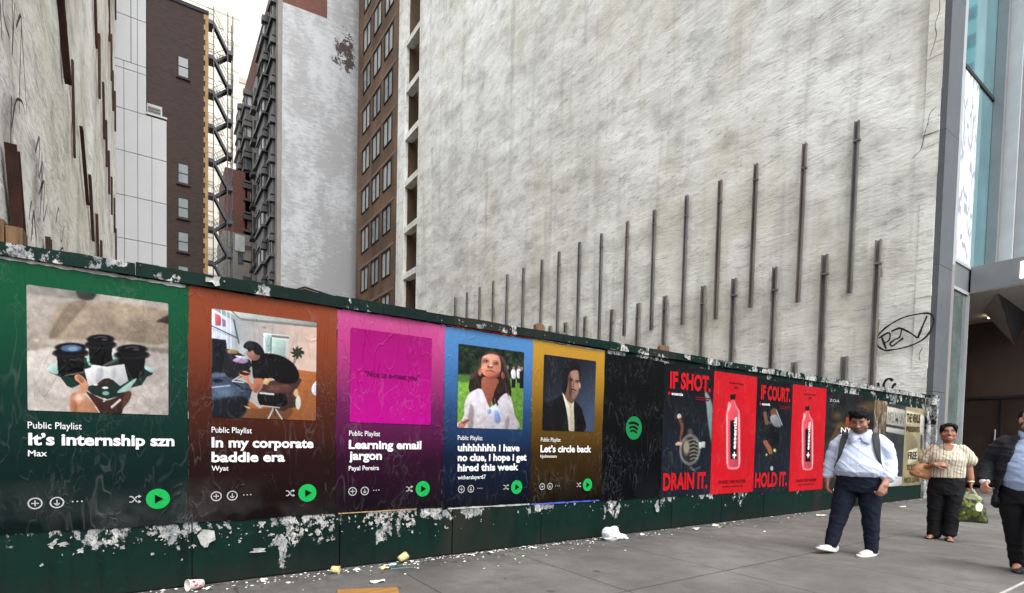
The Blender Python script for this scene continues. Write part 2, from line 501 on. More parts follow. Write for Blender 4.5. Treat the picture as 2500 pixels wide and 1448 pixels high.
strokes('graffiti_tag', [[wq(*q) for q in ln] for ln in ([(590, 112), (620, 98), (650, 120)], [(680, 92), (690, 118), (700, 96), (712, 125)], [(760, 85), (770, 118), (785, 125)], [(960, 80), (930, 58), (880, 60), (845, 100), (840, 150)], [(1010, 115), (975, 120), (955, 165)])], XW - .115, M_ink, wb, .065)
for ln in ([(.16, 9.25), (.28, 9.15), (.32, 8.9), (.36, 8.75), (.42, 8.4), (.50, 8.3), (.6, 8.22)], [(.15, 12.1), (.22, 11.9), (.2, 11.5), (.27, 11.2), (.24, 10.9), (.34, 10.5)], [(.2, 3.6), (.26, 3.45), (.24, 3.3)]):
    strokes('wall_crack', [ln], XW - .115, M_ink, wb, .014)

POSTM = [M_steel, M_steel, mat('grey_brown_steel', S(112, 110, 106), .75, .3, .1, .3, 2.4, .5, 25, .01, (1, 1, .4)), mat('rust_streaked_steel', S(104, 98, 92), .8, .3, .1, .4, 1.8, .5, 25, .01, (1, 1, .3))]
M_mortar = mat('ragged_mortar', S(150, 144, 134), .9, .2, 0, .3, 5, .6, 18, .02)
# timber and steel posts bolted to the white wall: two rows with their lower stubs
def wall_post(y, z0, z1, w_, d_, m, X, sgn, top=True):
    m = random.choice(POSTM); z1 += random.uniform(-.04, .04); z0 += random.uniform(-.12, .06); w_ *= random.uniform(.9, 1.12)
    t = empty('wall_post', (X + sgn * .02, y, z0))
    bm = nb()
    # channel section: web and two flanges
    L = z1 - z0
    lean = random.uniform(-.02, .02)
    A, B = (sgn * d_ / 2, lean, 0), (sgn * d_ / 2, 0, L)
    for oy in (-w_ / 2 + .012, w_ / 2 - .012):
        bar(bm, (A[0], A[1] + oy, 0), (B[0], B[1] + oy, L), .024, d_, (1, 0, 0))
    bar(bm, (sgn * .02, A[1], 0), (sgn * .02, B[1], L), w_ - .05, .03, (1, 0, 0))
    obj('channel', bm, m, t)
    if top:
        bm = nb(); zz = L - random.uniform(.5, .75)
        box(bm, min(0, sgn * (d_ + .012)), max(0, sgn * (d_ + .012)), -w_ / 2 - random.uniform(.005, .035), w_ / 2 + .004, zz, zz + .05)
        obj('bracket', bm, m, t)
    if w_ > .115:      # broken plaster left along the flanks
        bm = nb(); z = 0
        while z < L - .1:
            h = random.uniform(.08, .4)
            for q in (-1, 1):
                if True:
                    a, b = sorted((q * w_ / 2, q * (w_ / 2 + random.choice([.005, .01, random.uniform(.01, .06)])))); box(bm, min(0, sgn * .05), max(0, sgn * .05), a, b, z, min(L, z + h))
            z += h
        obj('mortar_edge', bm, M_mortar, t)
    return t
ORD = ['first', 'second', 'third', 'fourth', 'fifth', 'sixth', 'seventh', 'eighth', 'ninth', 'tenth', 'eleventh', 'twelfth', 'thirteenth', 'fourteenth', 'fifteenth', 'sixteenth', 'seventeenth', 'eighteenth']
up = [1.81, 3.1, 4.5, 5.68, 6.93, 8.29, 9.57, 10.94, 12.24, 13.57, 14.79, 16.23, 17.63, 18.92, 20.3, 21.7, 23.1]
for i, y in enumerate(up):
    p = wall_post(y, 5.37, 9.74, .105, .09, M_steel, XW - .05, -1)
    tag(p, 'long grey steel post, upper row on the white wall, %s from the glass building' % ORD[i], 'post', 'steel posts on the white wall, upper row')
lo = [1.2, 2.44, 3.79, 5.06, 6.15, 7.68, 8.9, 10.24, 11.76, 13.0, 14.06]
for i, y in enumerate(lo):
    p = wall_post(y, 2.1, 6.45, .13, .11, M_steel, XW - .05, -1)
    tag(p, 'thick grey post, lower row on the white wall, %s from the glass building' % ORD[i], 'post', 'posts on the white wall, lower row')
for i, y in enumerate((1.85, 3.13)):
    p = wall_post(y, 1.6, 3.6, .15, .12, M_steel, XW - .05, -1, False)
    tag(p, ('stubby post just above the fence, nearest the oval graffiti', 'stubby post just above the fence, second from the oval graffiti')[i], 'post', 'low post stubs on the white wall')

# ================================================================== LEFT WHITEWASHED BUILDING
XL = -1.2
lb = tag(empty('graffitied_building', (-8, 10, 0)), 'grimy whitewashed brick wall with old steel posts at the far left', 'building')
ys = np.linspace(.0, 20.78, 170); zs = np.linspace(0, 26, 150)
Yg, Zg = np.meshgrid(ys, zs)
d = (fbm(Yg * .9, Zg * 1.1, 4, 23) - .5) * .10 + (fbm(Yg * .2, Zg * .2, 2, 29) - .5) * .12
V = np.stack([XL + d, Yg, Zg], -1).reshape(-1, 3)
nj = len(ys)
F = [(i * nj + j, i * nj + j + 1, (i + 1) * nj + j + 1, (i + 1) * nj + j) for i in range(len(zs) - 1) for j in range(nj - 1)]
kid(pydata('party_wall', V.tolist(), F, M_left, smooth=True), lb)
bm = nb(); box(bm, -16, XL - .12, .02, 20.7, 0, 25.9); wkid('building_core', bm, M_stone, lb)
X_ = XL + .075
strokes('graffiti_tag', [[(1.75, 5.9), (2.0, 6.15), (1.9, 5.4), (1.8, 5.0), (2.05, 4.9)], [(2.05, 5.7), (2.2, 5.2), (2.15, 4.8), (2.3, 5.4)], [(2.35, 5.2), (2.6, 5.45), (2.5, 4.8), (2.45, 4.4)], [(2.6, 5.4), (2.75, 4.9), (2.85, 4.6)], [(2.1, 4.1), (2.3, 4.45), (2.6, 4.6), (2.75, 4.55)], [(2.1, 4.4), (2.05, 3.9)], [(1.6, 5.4), (1.75, 4.7)]], X_, M_ink, lb, .035)
strokes('graffiti_tag', [[(3.3, 4.4), (3.6, 4.7), (3.5, 4.2), (3.8, 4.5), (3.7, 4.0)], [(3.5, 4.0), (3.9, 4.3), (3.8, 3.8), (4.1, 4.1)], [(3.6, 3.8), (3.75, 4.6)]], X_, M_inkfade, lb, .05)
strokes('graffiti_tag', [[(2.9, 3.5), (3.05, 3.75), (3.1, 3.4)], [(3.0, 3.3), (3.2, 3.7), (3.3, 3.3)], [(3.15, 3.7), (3.35, 3.4), (3.3, 3.2)], [(4.8, 4.1), (5.1, 4.4), (5.3, 4.0), (5.6, 4.3)], [(5.0, 3.7), (5.5, 3.95), (5.7, 3.6)]], X_, M_ink, lb, .035)
strokes('tar_drip', [[(5.6, 9.5), (5.75, 7.6), (5.8, 7.1)], [(5.9, 9.5), (5.95, 7.8), (6.0, 7.2), (6.05, 6.9)], [(6.2, 9.5), (6.15, 8.0), (6.2, 7.4)], [(6.4, 9.5), (6.35, 8.2)]], X_, M_ink, lb, .06)
lp = [  # (y top, z top, y foot, z foot, width)
    (4.9, 8.0, 6.1, 6.75, .16), (7.0, 7.6, 7.2, 6.05, .10), (11.0, 12.6, 11.7, 10.7, .15), (12.5, 11.5, 12.5, 9.9, .13), (16.4, 16.5, 16.6, 13.9, .13), (17.6, 14.7, 17.6, 13.2, .13), (18.3, 13.9, 18.4, 12.6, .13), (19.9, 18.5, 20.3, 17.0, .13),
    (19.6, 13.9, 19.7, 12.5, .12), (13.8, 11.0, 14.1, 9.6, .12), (14.9, 10.5, 15.0, 9.2, .12), (16.0, 10.1, 16.1, 8.8, .12), (17.4, 9.85, 17.4, 8.6, .12), (18.9, 9.7, 19.0, 8.5, .12), (19.8, 8.9, 19.8, 7.5, .12),
    (8.2, 7.05, 9.3, 6.0, .15), (9.8, 6.8, 10.5, 5.6, .13), (11.5, 6.55, 11.8, 5.4, .12), (12.8, 6.3, 13.0, 5.0, .12), (2.05, 3.9, 2.55, 2.55, .17), (4.25, 3.72, 4.3, 2.8, .13)]
LDESC = ['long rusty post leaning on the left wall near the top of the picture', 'thin rusty post below the black tar drips on the left wall', 'dark post hanging from the top edge, right of the tar drips', 'dark post stepping down from the top edge on the left wall', 'dark post at the top edge near the white metal panels', 'dark post just below the top edge near the metal panels', 'short dark post halfway up the left wall by the metal panels', 'farthest dark post at the top corner of the left wall', 'farthest dark post halfway up beside the metal panels',
    'first dark post of the middle descending row on the left wall', 'second dark post of the middle descending row on the left wall', 'third dark post of the middle descending row on the left wall', 'fourth dark post of the middle descending row on the left wall', 'fifth dark post of the middle descending row on the left wall', 'last dark post of the middle row beside the metal panels',
    'leaning dark post that starts the low row on the left wall', 'second dark post of the low row on the left wall', 'third dark post of the low row just above the fence', 'short last post of the low row just above the fence', 'wide rusty beam leaning behind the fence at the far left', 'small rusty post stub behind the fence top at left']
for (y1, z1, y0, z0, wd), ds in zip(lp, LDESC):
    t = empty('wall_post', (XL + .03, y0, z0))
    bm = nb(); D = Vector((0, y1 - y0, z1 - z0)); dp = .03 if wd == .10 else (.09 if wd > .15 else .055)
    for oy in (-wd / 2 + .012, wd / 2 - .012):
        bar(bm, (dp / 2 + .01, oy, 0), (dp / 2 + .01, D.y + oy, D.z), .024, dp, (1, 0, 0))
    bar(bm, (.03, 0, 0), (.03, D.y, D.z), wd - .05, .03, (1, 0, 0))
    obj('channel', bm, M_rust, t)
    tag(t, ds, 'post', 'rusty posts on the left wall')
t = tag(empty('timber_block', (-.98, .9, 2.3)), 'weathered timber blocks bolted behind the fence top at far left', 'timber')
for i, (a, b) in enumerate(((-.09, .02), (.03, .13))):
    bm = nb(); box(bm, a, b, -.1, .1, -1.0, .53 - i * .04); obj('plank', bm, M_timber, t)

# ================================================================== WHITE METAL CLAD BUILDING
YP = 20.8
cb = tag(empty('metal_clad_building', (-3, 26, 0)), 'white metal panel clad building stepping down beside the dark brick block', 'building')
bm = nb(); box(bm, -9, -.16, YP + .02, YP + 9, 0, 25); box(bm, -.158, .53, YP + .02, YP + 9, 0, 14.02)
wkid('building_core', bm, M_gap, cb)
hz = [0, 3.8, 5.5, 7.2, 8.89, 10.59, 12.32, 13.96, 15.52, 15.82, 17.58, 19.3, 21, 23, 25]
vx = [-1.25, -.90, -.45, 0.03, .545]
bm = nb()
for a, b in zip(hz, hz[1:]):
    for i, (c, e) in enumerate(zip(vx, vx[1:])):
        if a >= 13.9 and i >= 2:
            if i == 2: e = -.155
            else: continue
        if a > 15.7 and i == 1: c = -.66
        elif a > 15.7 and i == 0: e = -.665
        g = .008
        box(bm, c + g, e - g, YP - .04, YP + .015, a + g * 1.6, b - g * 1.6)
wkid('cladding_panels', bm, M_panel, cb)
bm = nb(); box(bm, -.2, .56, YP - .06, YP + .6, 14.02, 14.09); wkid('coping', bm, M_panel, cb)
vt = empty('roof_vent', (.1, 21.7, 14.0)); kid(vt, cb)
bm = nb(); box(bm, -.24, .30, -.05, .3, .0, .92); obj('vent_frame', bm, M_panel, vt)
bm = nb()
for k in range(7): box(bm, -.2, .24, -.08, -.052, .1 + k * .105, .17 + k * .105)
obj('louvre', bm, M_stone, vt)

# ================================================================== DARK BRICK BLOCK
YB, s_ = 46.3, 1.9
def bz(z): return 1.219 + (z - 1.219) * s_
db = tag(empty('dark_brick_building', (2, 50, 0)), 'dark brown brick block with a column of small windows behind the metal panels', 'building')
bm = nb(); box(bm, -6, 4.08, YB, YB + 1.6, 0, bz(19.85)); wkid('brick_wall', bm, M_darkbrick, db)
bm = nb(); box(bm, -6, 4.14, YB - .08, YB + 1.7, bz(19.85) + .003, bz(19.85) + .3); wkid('parapet', bm, M_gap, db)
bm = nb()
z, k = 0., 0
while z < bz(19.7):
    e = .22 if k % 2 else .10
    box(bm, 4.0 - e, 4.13, YB - .05, YB + .5, z, z + .42); z += .425; k += 1
wkid('corner_quoins', bm, M_tan, db)
for a, b in ((17.64, 16.75), (13.05, 12.17), (11.56, 10.67), (10.07, 9.2), (8.58, 7.7)):
    x0, x1 = (1.9, 2.65)
    wnd = empty('window', (2.28, YB, bz(b))); kid(wnd, db)
    h = bz(a) - bz(b)
    bm = nb()
    for q in ((-.40, -.34, 0, h), (.34, .40, 0, h), (-.34, .34, h - .07, h), (-.34, .34, 0, .07), (-.34, .34, h * .48, h * .48 + .06)):
        box(bm, q[0], q[1], -.06, -.003, q[2], q[3])
    obj('frame', bm, M_gap, wnd)
    bm = nb(); box(bm, -.34, .34, -.03, -.004, h * .48 + .06, h - .07); obj('pane', bm, M_greenpane, wnd)
    bm = nb(); box(bm, -.34, .34, -.03, -.004, .07, h * .48); obj('pane', bm, M_darkpane, wnd)
    bm = nb(); box(bm, -.5, .5, -.12, -.003, -.14, -.003); obj('sill', bm, M_darkbrick, wnd)

# ================================================================== FIRE ESCAPE
fe = tag(empty('fire_escape', (5.2, 48, 0)), 'tall zigzag iron fire escape on the side of the dark brick block', 'fire escape')
FX0, FXL, FXR, FX1 = 4.14, 4.62, 5.72, 6.18
fy0, fy1 = 47.3, 48.7
pitch = 2.95
zlev = [37.0 - pitch * i for i in range(12)]
for i, z in enumerate(zlev):
    # right-hand landing at z - pitch/2, left-hand landing at z
    bm = nb(); box(bm, FX0, FXL, fy0, fy1, z - .12, z); box(bm, FX0, FXL, fy0 - .03, fy0 - .002, z - .3, z + .02)
    wkid('landing', bm, M_iron, fe)
    zr = z - pitch * .68
    bm = nb(); box(bm, FXR, FX1, fy0, fy1, zr - .12, zr); box(bm, FXR, FX1, fy0 - .03, fy0 - .002, zr - .32, zr + .02)
    wkid('landing', bm, M_iron, fe)
    bm = nb()
    for yy in (fy0, fy0 + .62):
        bar(bm, (FXL, yy, z - .08), (FXR, yy, zr - .08), .04, .16)
    for k in range(9):
        q = (k + .5) / 9; box(bm, FXL + (FXR - FXL) * q - .09, FXL + (FXR - FXL) * q + .09, fy0 + .03, fy0 + .6, z + (zr - z) * q - .02, z + (zr - z) * q + .02)
    wkid('stair_flight', bm, M_iron, fe)
    bm = nb()
    for yy in (fy1 - .62, fy1):
        bar(bm, (FXR, yy, zr - .08), (FXL, yy, z - pitch - .08), .04, .19)
    for k in range(9):
        q = (k + .5) / 9; box(bm, FXR - (FXR - FXL) * q - .09, FXR - (FXR - FXL) * q + .09, fy1 - .6, fy1 - .03, zr + (z - pitch - zr) * q - .02, zr + (z - pitch - zr) * q + .02)
    wkid('stair_flight', bm, M_iron, fe)
    bm = nb()
    for a, b in (((FX0, fy0, z), (FXL, fy0, z)), ((FXL, fy0, z), (FXR, fy0, zr)), ((FXR, fy0, zr), (FX1, fy0, zr)), ((FX1, fy0, zr), (FX1, fy1, zr)), ((FXR, fy1, zr), (FXL, fy1, z - pitch))):
        for hh in (.5, .95):
            bar(bm, (a[0], a[1], a[2] + hh), (b[0], b[1], b[2] + hh), .03)
        for k in range(6):
            q = k / 5; p_ = Vector(a).lerp(Vector(b), q); bar(bm, p_, p_ + Vector((0, 0, .95)), .016)
    wkid('railing', bm, M_iron, fe)
for x, y in ((FXL, fy0 - .06), (FXR, fy0 - .06), (FX1 - .03, fy0 + .2), (FX1, fy1)):
    bm = nb(); bar(bm, (x, y, 0), (x, y, zlev[0] + 1.2), .075); wkid('upright', bm, M_iron, fe)

# ================================================================== FAR BUILDINGS
bt = tag(empty('cream_tower', (8, 80, 0)), 'pale cream tower far behind the fire escape, cut by the top edge', 'building')
bm = nb(); box(bm, -2, 10.15, 75, 90, 0, 75); wkid('tower_wall', bm, M_beige, bt)
bm = nb()
for k in range(20): box(bm, -2, 10.18, 74.96, 75.5, 5 + k * 3.5, 5.25 + k * 3.5)
wkid('floor_band', bm, M_beigeline, bt)
for k in range(15):
    for x in (6.4, 7.6, 8.8):
        bm = nb(); box(bm, x, x + .7, 74.93, 74.997, 6.5 + k * 3.5, 8.1 + k * 3.5); wkid('window', bm, M_beigeline, bt)
b2 = tag(empty('cream_apartment_block', (13, 98, 0)), 'lower pale cream block at the bottom of the sky gap', 'building')
bm = nb(); box(bm, 9, 19, 96, 110, 0, 62); wkid('block_wall', bm, M_beige, b2)
bm = nb(); box(bm, 8.9, 19.1, 95.9, 110, 62.003, 62.9); wkid('cornice', bm, M_beigeline, b2)
b3 = tag(empty('red_brick_building', (8, 62, 0)), 'red brick wall behind the lower flights of the fire escape', 'building')
bm = nb(); box(bm, 6.9, 9.5, 60, 66, 23.6, 30.6); wkid('brick_wall', bm, M_redbrick, b3)
bm = nb(); box(bm, 6.7, 9.6, 59.8, 66, 0, 23.597); wkid('stone_base', bm, M_stone, b3)
for k, z in enumerate((12.2, 16.2, 20.2)):
    for x in (7.1, 8.2):
        bm = nb(); box(bm, x, x + .55, 59.76, 59.797, z, z + 1.7); wkid('window', bm, M_darkpane, b3)
bm = nb(); box(bm, 7.9, 8.9, 59.72, 59.797, 21.6, 23.4); wkid('window', bm, M_paledim, b3)
b4 = tag(empty('low_brick_shed', (12, 42.6, 0)), 'low red brick roof ridge just above the fence before the grey wall', 'building')
bm = nb(); prism(bm, [(10.1, 0), (15.3, 0), (15.3, 13.1), (11.1, 13.75), (10.1, 13.25)], 'y', 41.6, 43.6); wkid('brick_wall', bm, M_redbrick, b4)
bm = nb(); bar(bm, (10.0, 41.5, 13.3), (11.1, 41.5, 13.84), .14); bar(bm, (11.1, 41.5, 13.84), (15.3, 41.5, 13.18), .14); wkid('coping', bm, M_gap, b4)

# grey flaking party wall with the bay-windowed dark facade
def flaking():
    t = NT('flaking_grey_paint')
    n1 = t.noise(.30, 6, .68, sc3=(1, 1, .6)); n2 = t.noise(2.6, 6, .72, .3, sc3=(.7, 1, 2.2))
    low = t.ramp(t.axis('Z'), 12, 34, .12, -.02)
    m_ = t.ramp(t.math('ADD', t.math('ADD', t.math('MULTIPLY', n1, .8), t.math('MULTIPLY', n2, .6)), low), .65, .79)
    c = t.mix(m_, S(174, 177, 180), S(144, 145, 146))
    c = t.mix(t.ramp(n1, .35, .6, 0, .3), c, S(150, 150, 152))
    red = t.noise(1.5, 6, .75, .5)
    hole = t.math('MULTIPLY', t.ramp(t.math('ABSOLUTE', t.math('SUBTRACT', t.axis('X'), 15.2)), 2.2, .3), t.ramp(t.math('ABSOLUTE', t.math('SUBTRACT', t.axis('Z'), 36.6)), 3.4, .8))
    c = t.mix(t.ramp(t.math('ADD', red, t.math('MULTIPLY', hole, .34)), .74, .78), c, S(64, 52, 48))
    t.inp(Base_Color=c, Roughness=.9)
    t.bump(t.math('ADD', n2, t.math('MULTIPLY', m_, -.3)), .5, .05)
    return t.m
M_flake = flaking()
gb = tag(empty('bay_window_building', (13, 56, 0)), 'tall grey flaking party wall with a dark facade of stacked bay windows', 'building')
bm = nb(); prism(bm, [(9.66, 0), (19, 0), (19, 39.0), (13.5, 39.0), (9.66, 38.7)], 'y', 44.0, 46.0); wkid('party_wall', bm, M_flake, gb)
bm = nb(); prism(bm, [(9.67, 38.703), (13.5, 39.003), (13.5, 43.5), (9.67, 43)], 'y', 44.02, 46); wkid('upper_brick', bm, M_redbrick, gb); bm = nb(); box(bm, 13.503, 19, 44.012, 46, 39.003, 48); wkid('upper_party_wall', bm, M_flake, gb)
bm = nb(); box(bm, 9.66, 19, 46.003, 66.5, 0, 43); wkid('facade_wall', bm, M_stone, gb)
bm = nb(); box(bm, 9.62, 19, 46.003, 66.6, 40.2, 43.2); wkid('attic_wall', bm, M_redbrick, gb)
bm = nb(); box(bm, 9.3, 9.655, 44.05, 44.9, 0, 42.4); wkid('corner_pier', bm, M_stone, gb)
for fl in range(10):
    z = 9.0 + fl * 3.45
    for (y0, y1, pj) in ((45.2, 47.3, .55), (47.9, 51.6, .8), (60.0, 62.6, .7), (63.2, 66.4, .9)):
        if z > 37 and y0 > 47: continue
        bay = empty('bay_window', (9.66, y0, z)); kid(bay, gb)
        L = y1 - y0
        bm = nb()
        box(bm, -pj, -.003, 0, L, 0, 1.15)                                   # spandrel
        box(bm, -pj - .22, -.003, -.2, L + .2, 1.153, 1.38); box(bm, -pj - .12, -.003, -.1, L + .1, -.2, -.003)
        for yy in (0, L * .46, L - .24): box(bm, -pj, -pj + .2, yy, yy + .24, 1.383, 3.0)
        box(bm, -pj - .25, -.003, -.22, .35, 2.55, 3.05)
        box(bm, -pj, -.003, 0, L, 3.053, 3.245)
        obj('bay_frame', bm, M_bronze, bay)
        bm = nb()
        box(bm, -pj + .08, -pj + .1, .24, L * .46, 1.383, 3.0); box(bm, -pj + .08, -pj + .1, L * .46 + .24, L - .24, 1.383, 3.0)
        box(bm, -pj + .2, -.1, .05, .07, 1.5, 2.9)
        obj('pane', bm, M_paledim if (fl * 7 + int(y0)) % 3 else M_darkpane, bay)
    for y in (53.2, 55.4, 57.4):
        if z > 38: continue
        aw = empty('arched_window', (9.66, y, z)); kid(aw, gb)
        o = [(0, 0), (.9, 0), (.9, 1.7), (.78, 2.05), (.45, 2.25), (.12, 2.05), (0, 1.7)]
        bm = nb(); prism(bm, o, 'x', -.05, -.003); obj('pane', bm, M_darkpane, aw)
        bm = nb(); box(bm, -.5, -.003, -.2, 1.1, -.35, -.003); box(bm, -.28, -.003, -.2, .0, 0, 2.0); obj('sill_box', bm, M_bronze, aw)

# brown office building with window grid
ob = tag(empty('brown_office_building', (22, 37, 0)), 'brown stained office block with a grid of grey windows beyond the white wall', 'building')
cols = [(33.75, 35.5), (36.2, 37.95), (38.65, 40.45)]
rows = [12.45 + 3.45 * k for k in range(-2, 11)]
X0 = XW + .02
bm = nb()
box(bm, X0, X0 + .4, 32.69, 33.75, 0, 50)
for a, b in ((35.5, 36.2), (37.95, 38.65), (40.45, 41.9)): box(bm, X0, X0 + .4, a, b, 0, 50)
for (a, b) in cols:
    z = 0
    for zt in rows:
        box(bm, X0 + .001, X0 + .4, a, b, z, zt - 2.07); z = zt
    box(bm, X0 + .001, X0 + .4, a, b, z, 50)
box(bm, X0 + .401, X0 + 12, 32.69, 41.9, 0, 50)
wkid('facade', bm, M_brownwall, ob)
for zt in rows[:-1]:
    bm = nb(); box(bm, X0 - .03, X0 - .002, 33.2, 41.2, zt + .12, zt + .3); wkid('lintel_band', bm, M_lintel, ob)
    for (a, b) in cols:
        wd = empty('window', (X0 - .07, (a + b) / 2, zt - 2.07)); kid(wd, ob)
        hw, h = (b - a) / 2, 2.07
        bm = nb(); box(bm, .075, .095, -hw, hw, .05, h - .05); obj('pane', bm, M_paledim if (hash((int(zt * 10), int(a))) % 3) else M_pane, wd)
        bm = nb()
        for q in ((-hw, -hw + .07), (hw - .07, hw), (-.06, .02)): box(bm, .0, .09, q[0], q[1], 0, h)
        box(bm, .0, .09, -hw + .07, hw - .07, h - .09, h); box(bm, .0, .09, -hw + .07, hw - .07, 0, .07)
        obj('frame', bm, M_gap, wd)

# ================================================================== GLASS OFFICE BUILDING (right edge)
M_pier = mat('dark_grey_granite', S(80, 83, 88), .5, .45, 0, .12, 4, .15, 60, .002)
M_alu = mat('light_aluminium', S(176, 178, 180), .4, .5, .3, .08, 2, .05, 20, .002)
M_greyp = mat('grey_metal_panel', S(118, 121, 124), .4, .5, .3, .1, 1.5, .1, 8, .003)
M_soffit = mat('pale_soffit', S(188, 184, 176), .6, .4, 0, .08, 2, .05, 10, .003)
M_lobby = mat('dark_brown_lobby', S(74, 58, 50), .45, .5, 0, .3, 1.5, .1, 6, .004, (1, 1, .3))
M_lowglass = glassmat('grey_green_glass', S(92, 104, 102), .06, .35, 0, .9)
def lacy_reflection():  # reflection of a pale ornate facade, painted into the glass colour
    t = NT('painted_reflection_glass')
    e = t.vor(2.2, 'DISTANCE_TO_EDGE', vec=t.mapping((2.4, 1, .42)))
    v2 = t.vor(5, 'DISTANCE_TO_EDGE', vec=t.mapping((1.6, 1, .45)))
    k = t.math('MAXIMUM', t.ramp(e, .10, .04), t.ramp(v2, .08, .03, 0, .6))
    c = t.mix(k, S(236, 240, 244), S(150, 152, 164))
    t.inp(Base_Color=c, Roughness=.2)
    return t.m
M_reflpaint = lacy_reflection()
go = tag(empty('glass_office_building', (22, 4, 0)), 'modern glass office with dark granite pier and entrance canopy at the right edge', 'building')
bm = nb()
for a, b in ((0, 2.55), (2.56, 5.55), (5.56, 8.7), (8.71, 11.9), (11.91, 15.5), (15.51, 20), (20.01, 26)): box(bm, XW, 16.6, .0, .118, a, b); box(bm, XW + .32, 16.6, .119, 1.5, a, b)
wkid('granite_pier', bm, M_pier, go)
bm = nb(); box(bm, 16.603, 16.86, .02, 1.2, 0, 5.75); wkid('steel_jamb', bm, mat('grey_steel_jamb', S(134, 130, 124), .5, .4, .2, .08), go)
bm = nb(); box(bm, 16.603, 16.86, .02, 1.2, 5.753, 26); wkid('mullion', bm, M_alu, go)
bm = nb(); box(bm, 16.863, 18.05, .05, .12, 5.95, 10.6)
wkid('painted_reflection_panel', bm, M_reflpaint, go)
bm = nb(); box(bm, 16.863, 24, .06, .12, 10.7, 26); box(bm, 18.053, 24, .06, .12, 5.95, 10.6); wkid('curtain_glass', bm, M_teal, go)
bm = nb(); box(bm, 16.863, 24, .03, .2, 10.603, 10.697); wkid('transom', bm, M_gap, go)
bm = nb(); box(bm, 16.863, 18.05, .03, .2, 5.87, 5.947); box(bm, 16.863, 18.05, .04, .2, 5.2, 5.28); wkid('transom', bm, M_alu, go)
bm = nb(); box(bm, 16.863, 18.05, .06, .2, 5.283, 5.867); wkid('spandrel_panel', bm, M_greyp, go)
bm = nb(); box(bm, 16.863, 18.0, .08, .14, 0, 5.197); wkid('side_glass', bm, M_lowglass, go)
bm = nb(); box(bm, 18.0, 18.05, .02, .2, 0, 5.197); wkid('mullion', bm, M_alu, go)
for x in (19.45, 20.85, 22.25):
    bm = nb(); box(bm, x, x + .1, -.42, .055, 5.95, 26); wkid('fin', bm, M_alu, go)
    bm = nb(); box(bm, x - .22, x - .003, -.16, .055, 5.95, 26); wkid('mullion', bm, M_greyp, go)
cn = empty('entrance_canopy', (18.05, 0, 5.28)); kid(cn, go)
bm = nb(); box(bm, 0, 6, -2.1, .02, .0, .66); obj('fascia', bm, M_greyp, cn)
bm = nb(); box(bm, .02, 6, -2.08, 1.6, -.02, -.004); obj('soffit', bm, M_soffit, cn)
bm = nb()
va = [bm.verts.new(q) for q in ((.45, -.4, -.03), (2.65, .38, -.05), (4.35, .05, -.85), (4.4, .45, -.03))]
for f in ((0, 1, 2), (1, 3, 2)): bm.faces.new([va[i] for i in f])
obj('folded_soffit', bm, M_soffit, cn)
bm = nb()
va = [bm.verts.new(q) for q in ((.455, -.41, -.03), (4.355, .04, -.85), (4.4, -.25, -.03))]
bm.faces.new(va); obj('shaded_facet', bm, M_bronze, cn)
bm = nb(); box(bm, -.03, -.003, -1.02, -.90, .14, .54)
def emis(name, col, s):
    t = NT(name); t.inp(Base_Color=col, Emission_Color=col, Emission_Strength=s); return t.m
obj('fascia_light', bm, emis('lit_white_diffuser', (1, 1, .98, 1), 1.6), cn)
bm = nb(); bmesh.ops.create_cone(bm, cap_ends=True, segments=12, radius1=.09, radius2=.09, depth=.03, matrix=Matrix.Translation((3.4, .37, -.10)))
obj('downlight', bm, emis('lit_downlight', (1, .85, .45, 1), 4.0), cn)
# lobby recess
bm = nb(); box(bm, 18.06, 23, 1.5, 1.8, 0, 5.25); box(bm, 22.6, 22.9, -2.1, 1.497, 0, 5.25); wkid('lobby_wall', bm, M_lobby, go)
bm = nb(); box(bm, 17.9, 18.05, .25, 1.497, 0, 5.25); wkid('lobby_side_wall', bm, M_lobby, go)
for k, x in enumerate((.25, -1.6)):
    dr = empty('glass_door', (22.5, x, 0), math.radians(-90)); kid(dr, go)
    bm = nb(); box(bm, -.9, .9, -.02, .02, .05, 2.75); obj('pane', bm, M_brownpane, dr)
    bm = nb()
    for a in (-.95, -.03, .9): box(bm, a, a + .05, -.06, .03, 0, 2.78)
    box(bm, -1.1, .9, -.08, .03, 2.783, 2.86); obj('frame', bm, M_gap, dr)
    bm = nb(); tube(bm, [(-.12, -.1, .8), (-.12, -.1, 1.8)], [.02, .02], 8); obj('handle', bm, M_alu, dr)
bm = nb(); box(bm, 24.1, 34, -.2, 12, 0, 26); box(bm, XW + .3, 24, 1.6, 12, 5.4, 26); wkid('building_core', bm, M_gap, go)
# tower down the street that the curtain glass mirrors
tw = tag(empty('street_tower', (92, -30, 0)), 'banded teal tower down the street, seen only mirrored in the curtain glass', 'building')
bm = nb(); box(bm, 90, 105, -70, -9, 0, 120); wkid('tower_wall', bm, mat('tower_teal', S(120, 170, 176), .5, .4, 0, .25, .1), tw)
bm = nb()
for k in range(32): box(bm, 89.9, 89.997, -70, -9, 3 + k * 3.6, 4.5 + k * 3.6)
wkid('window_band', bm, mat('tower_dark_band', S(52, 84, 104), .3, .5, 0, .4, .12), tw)

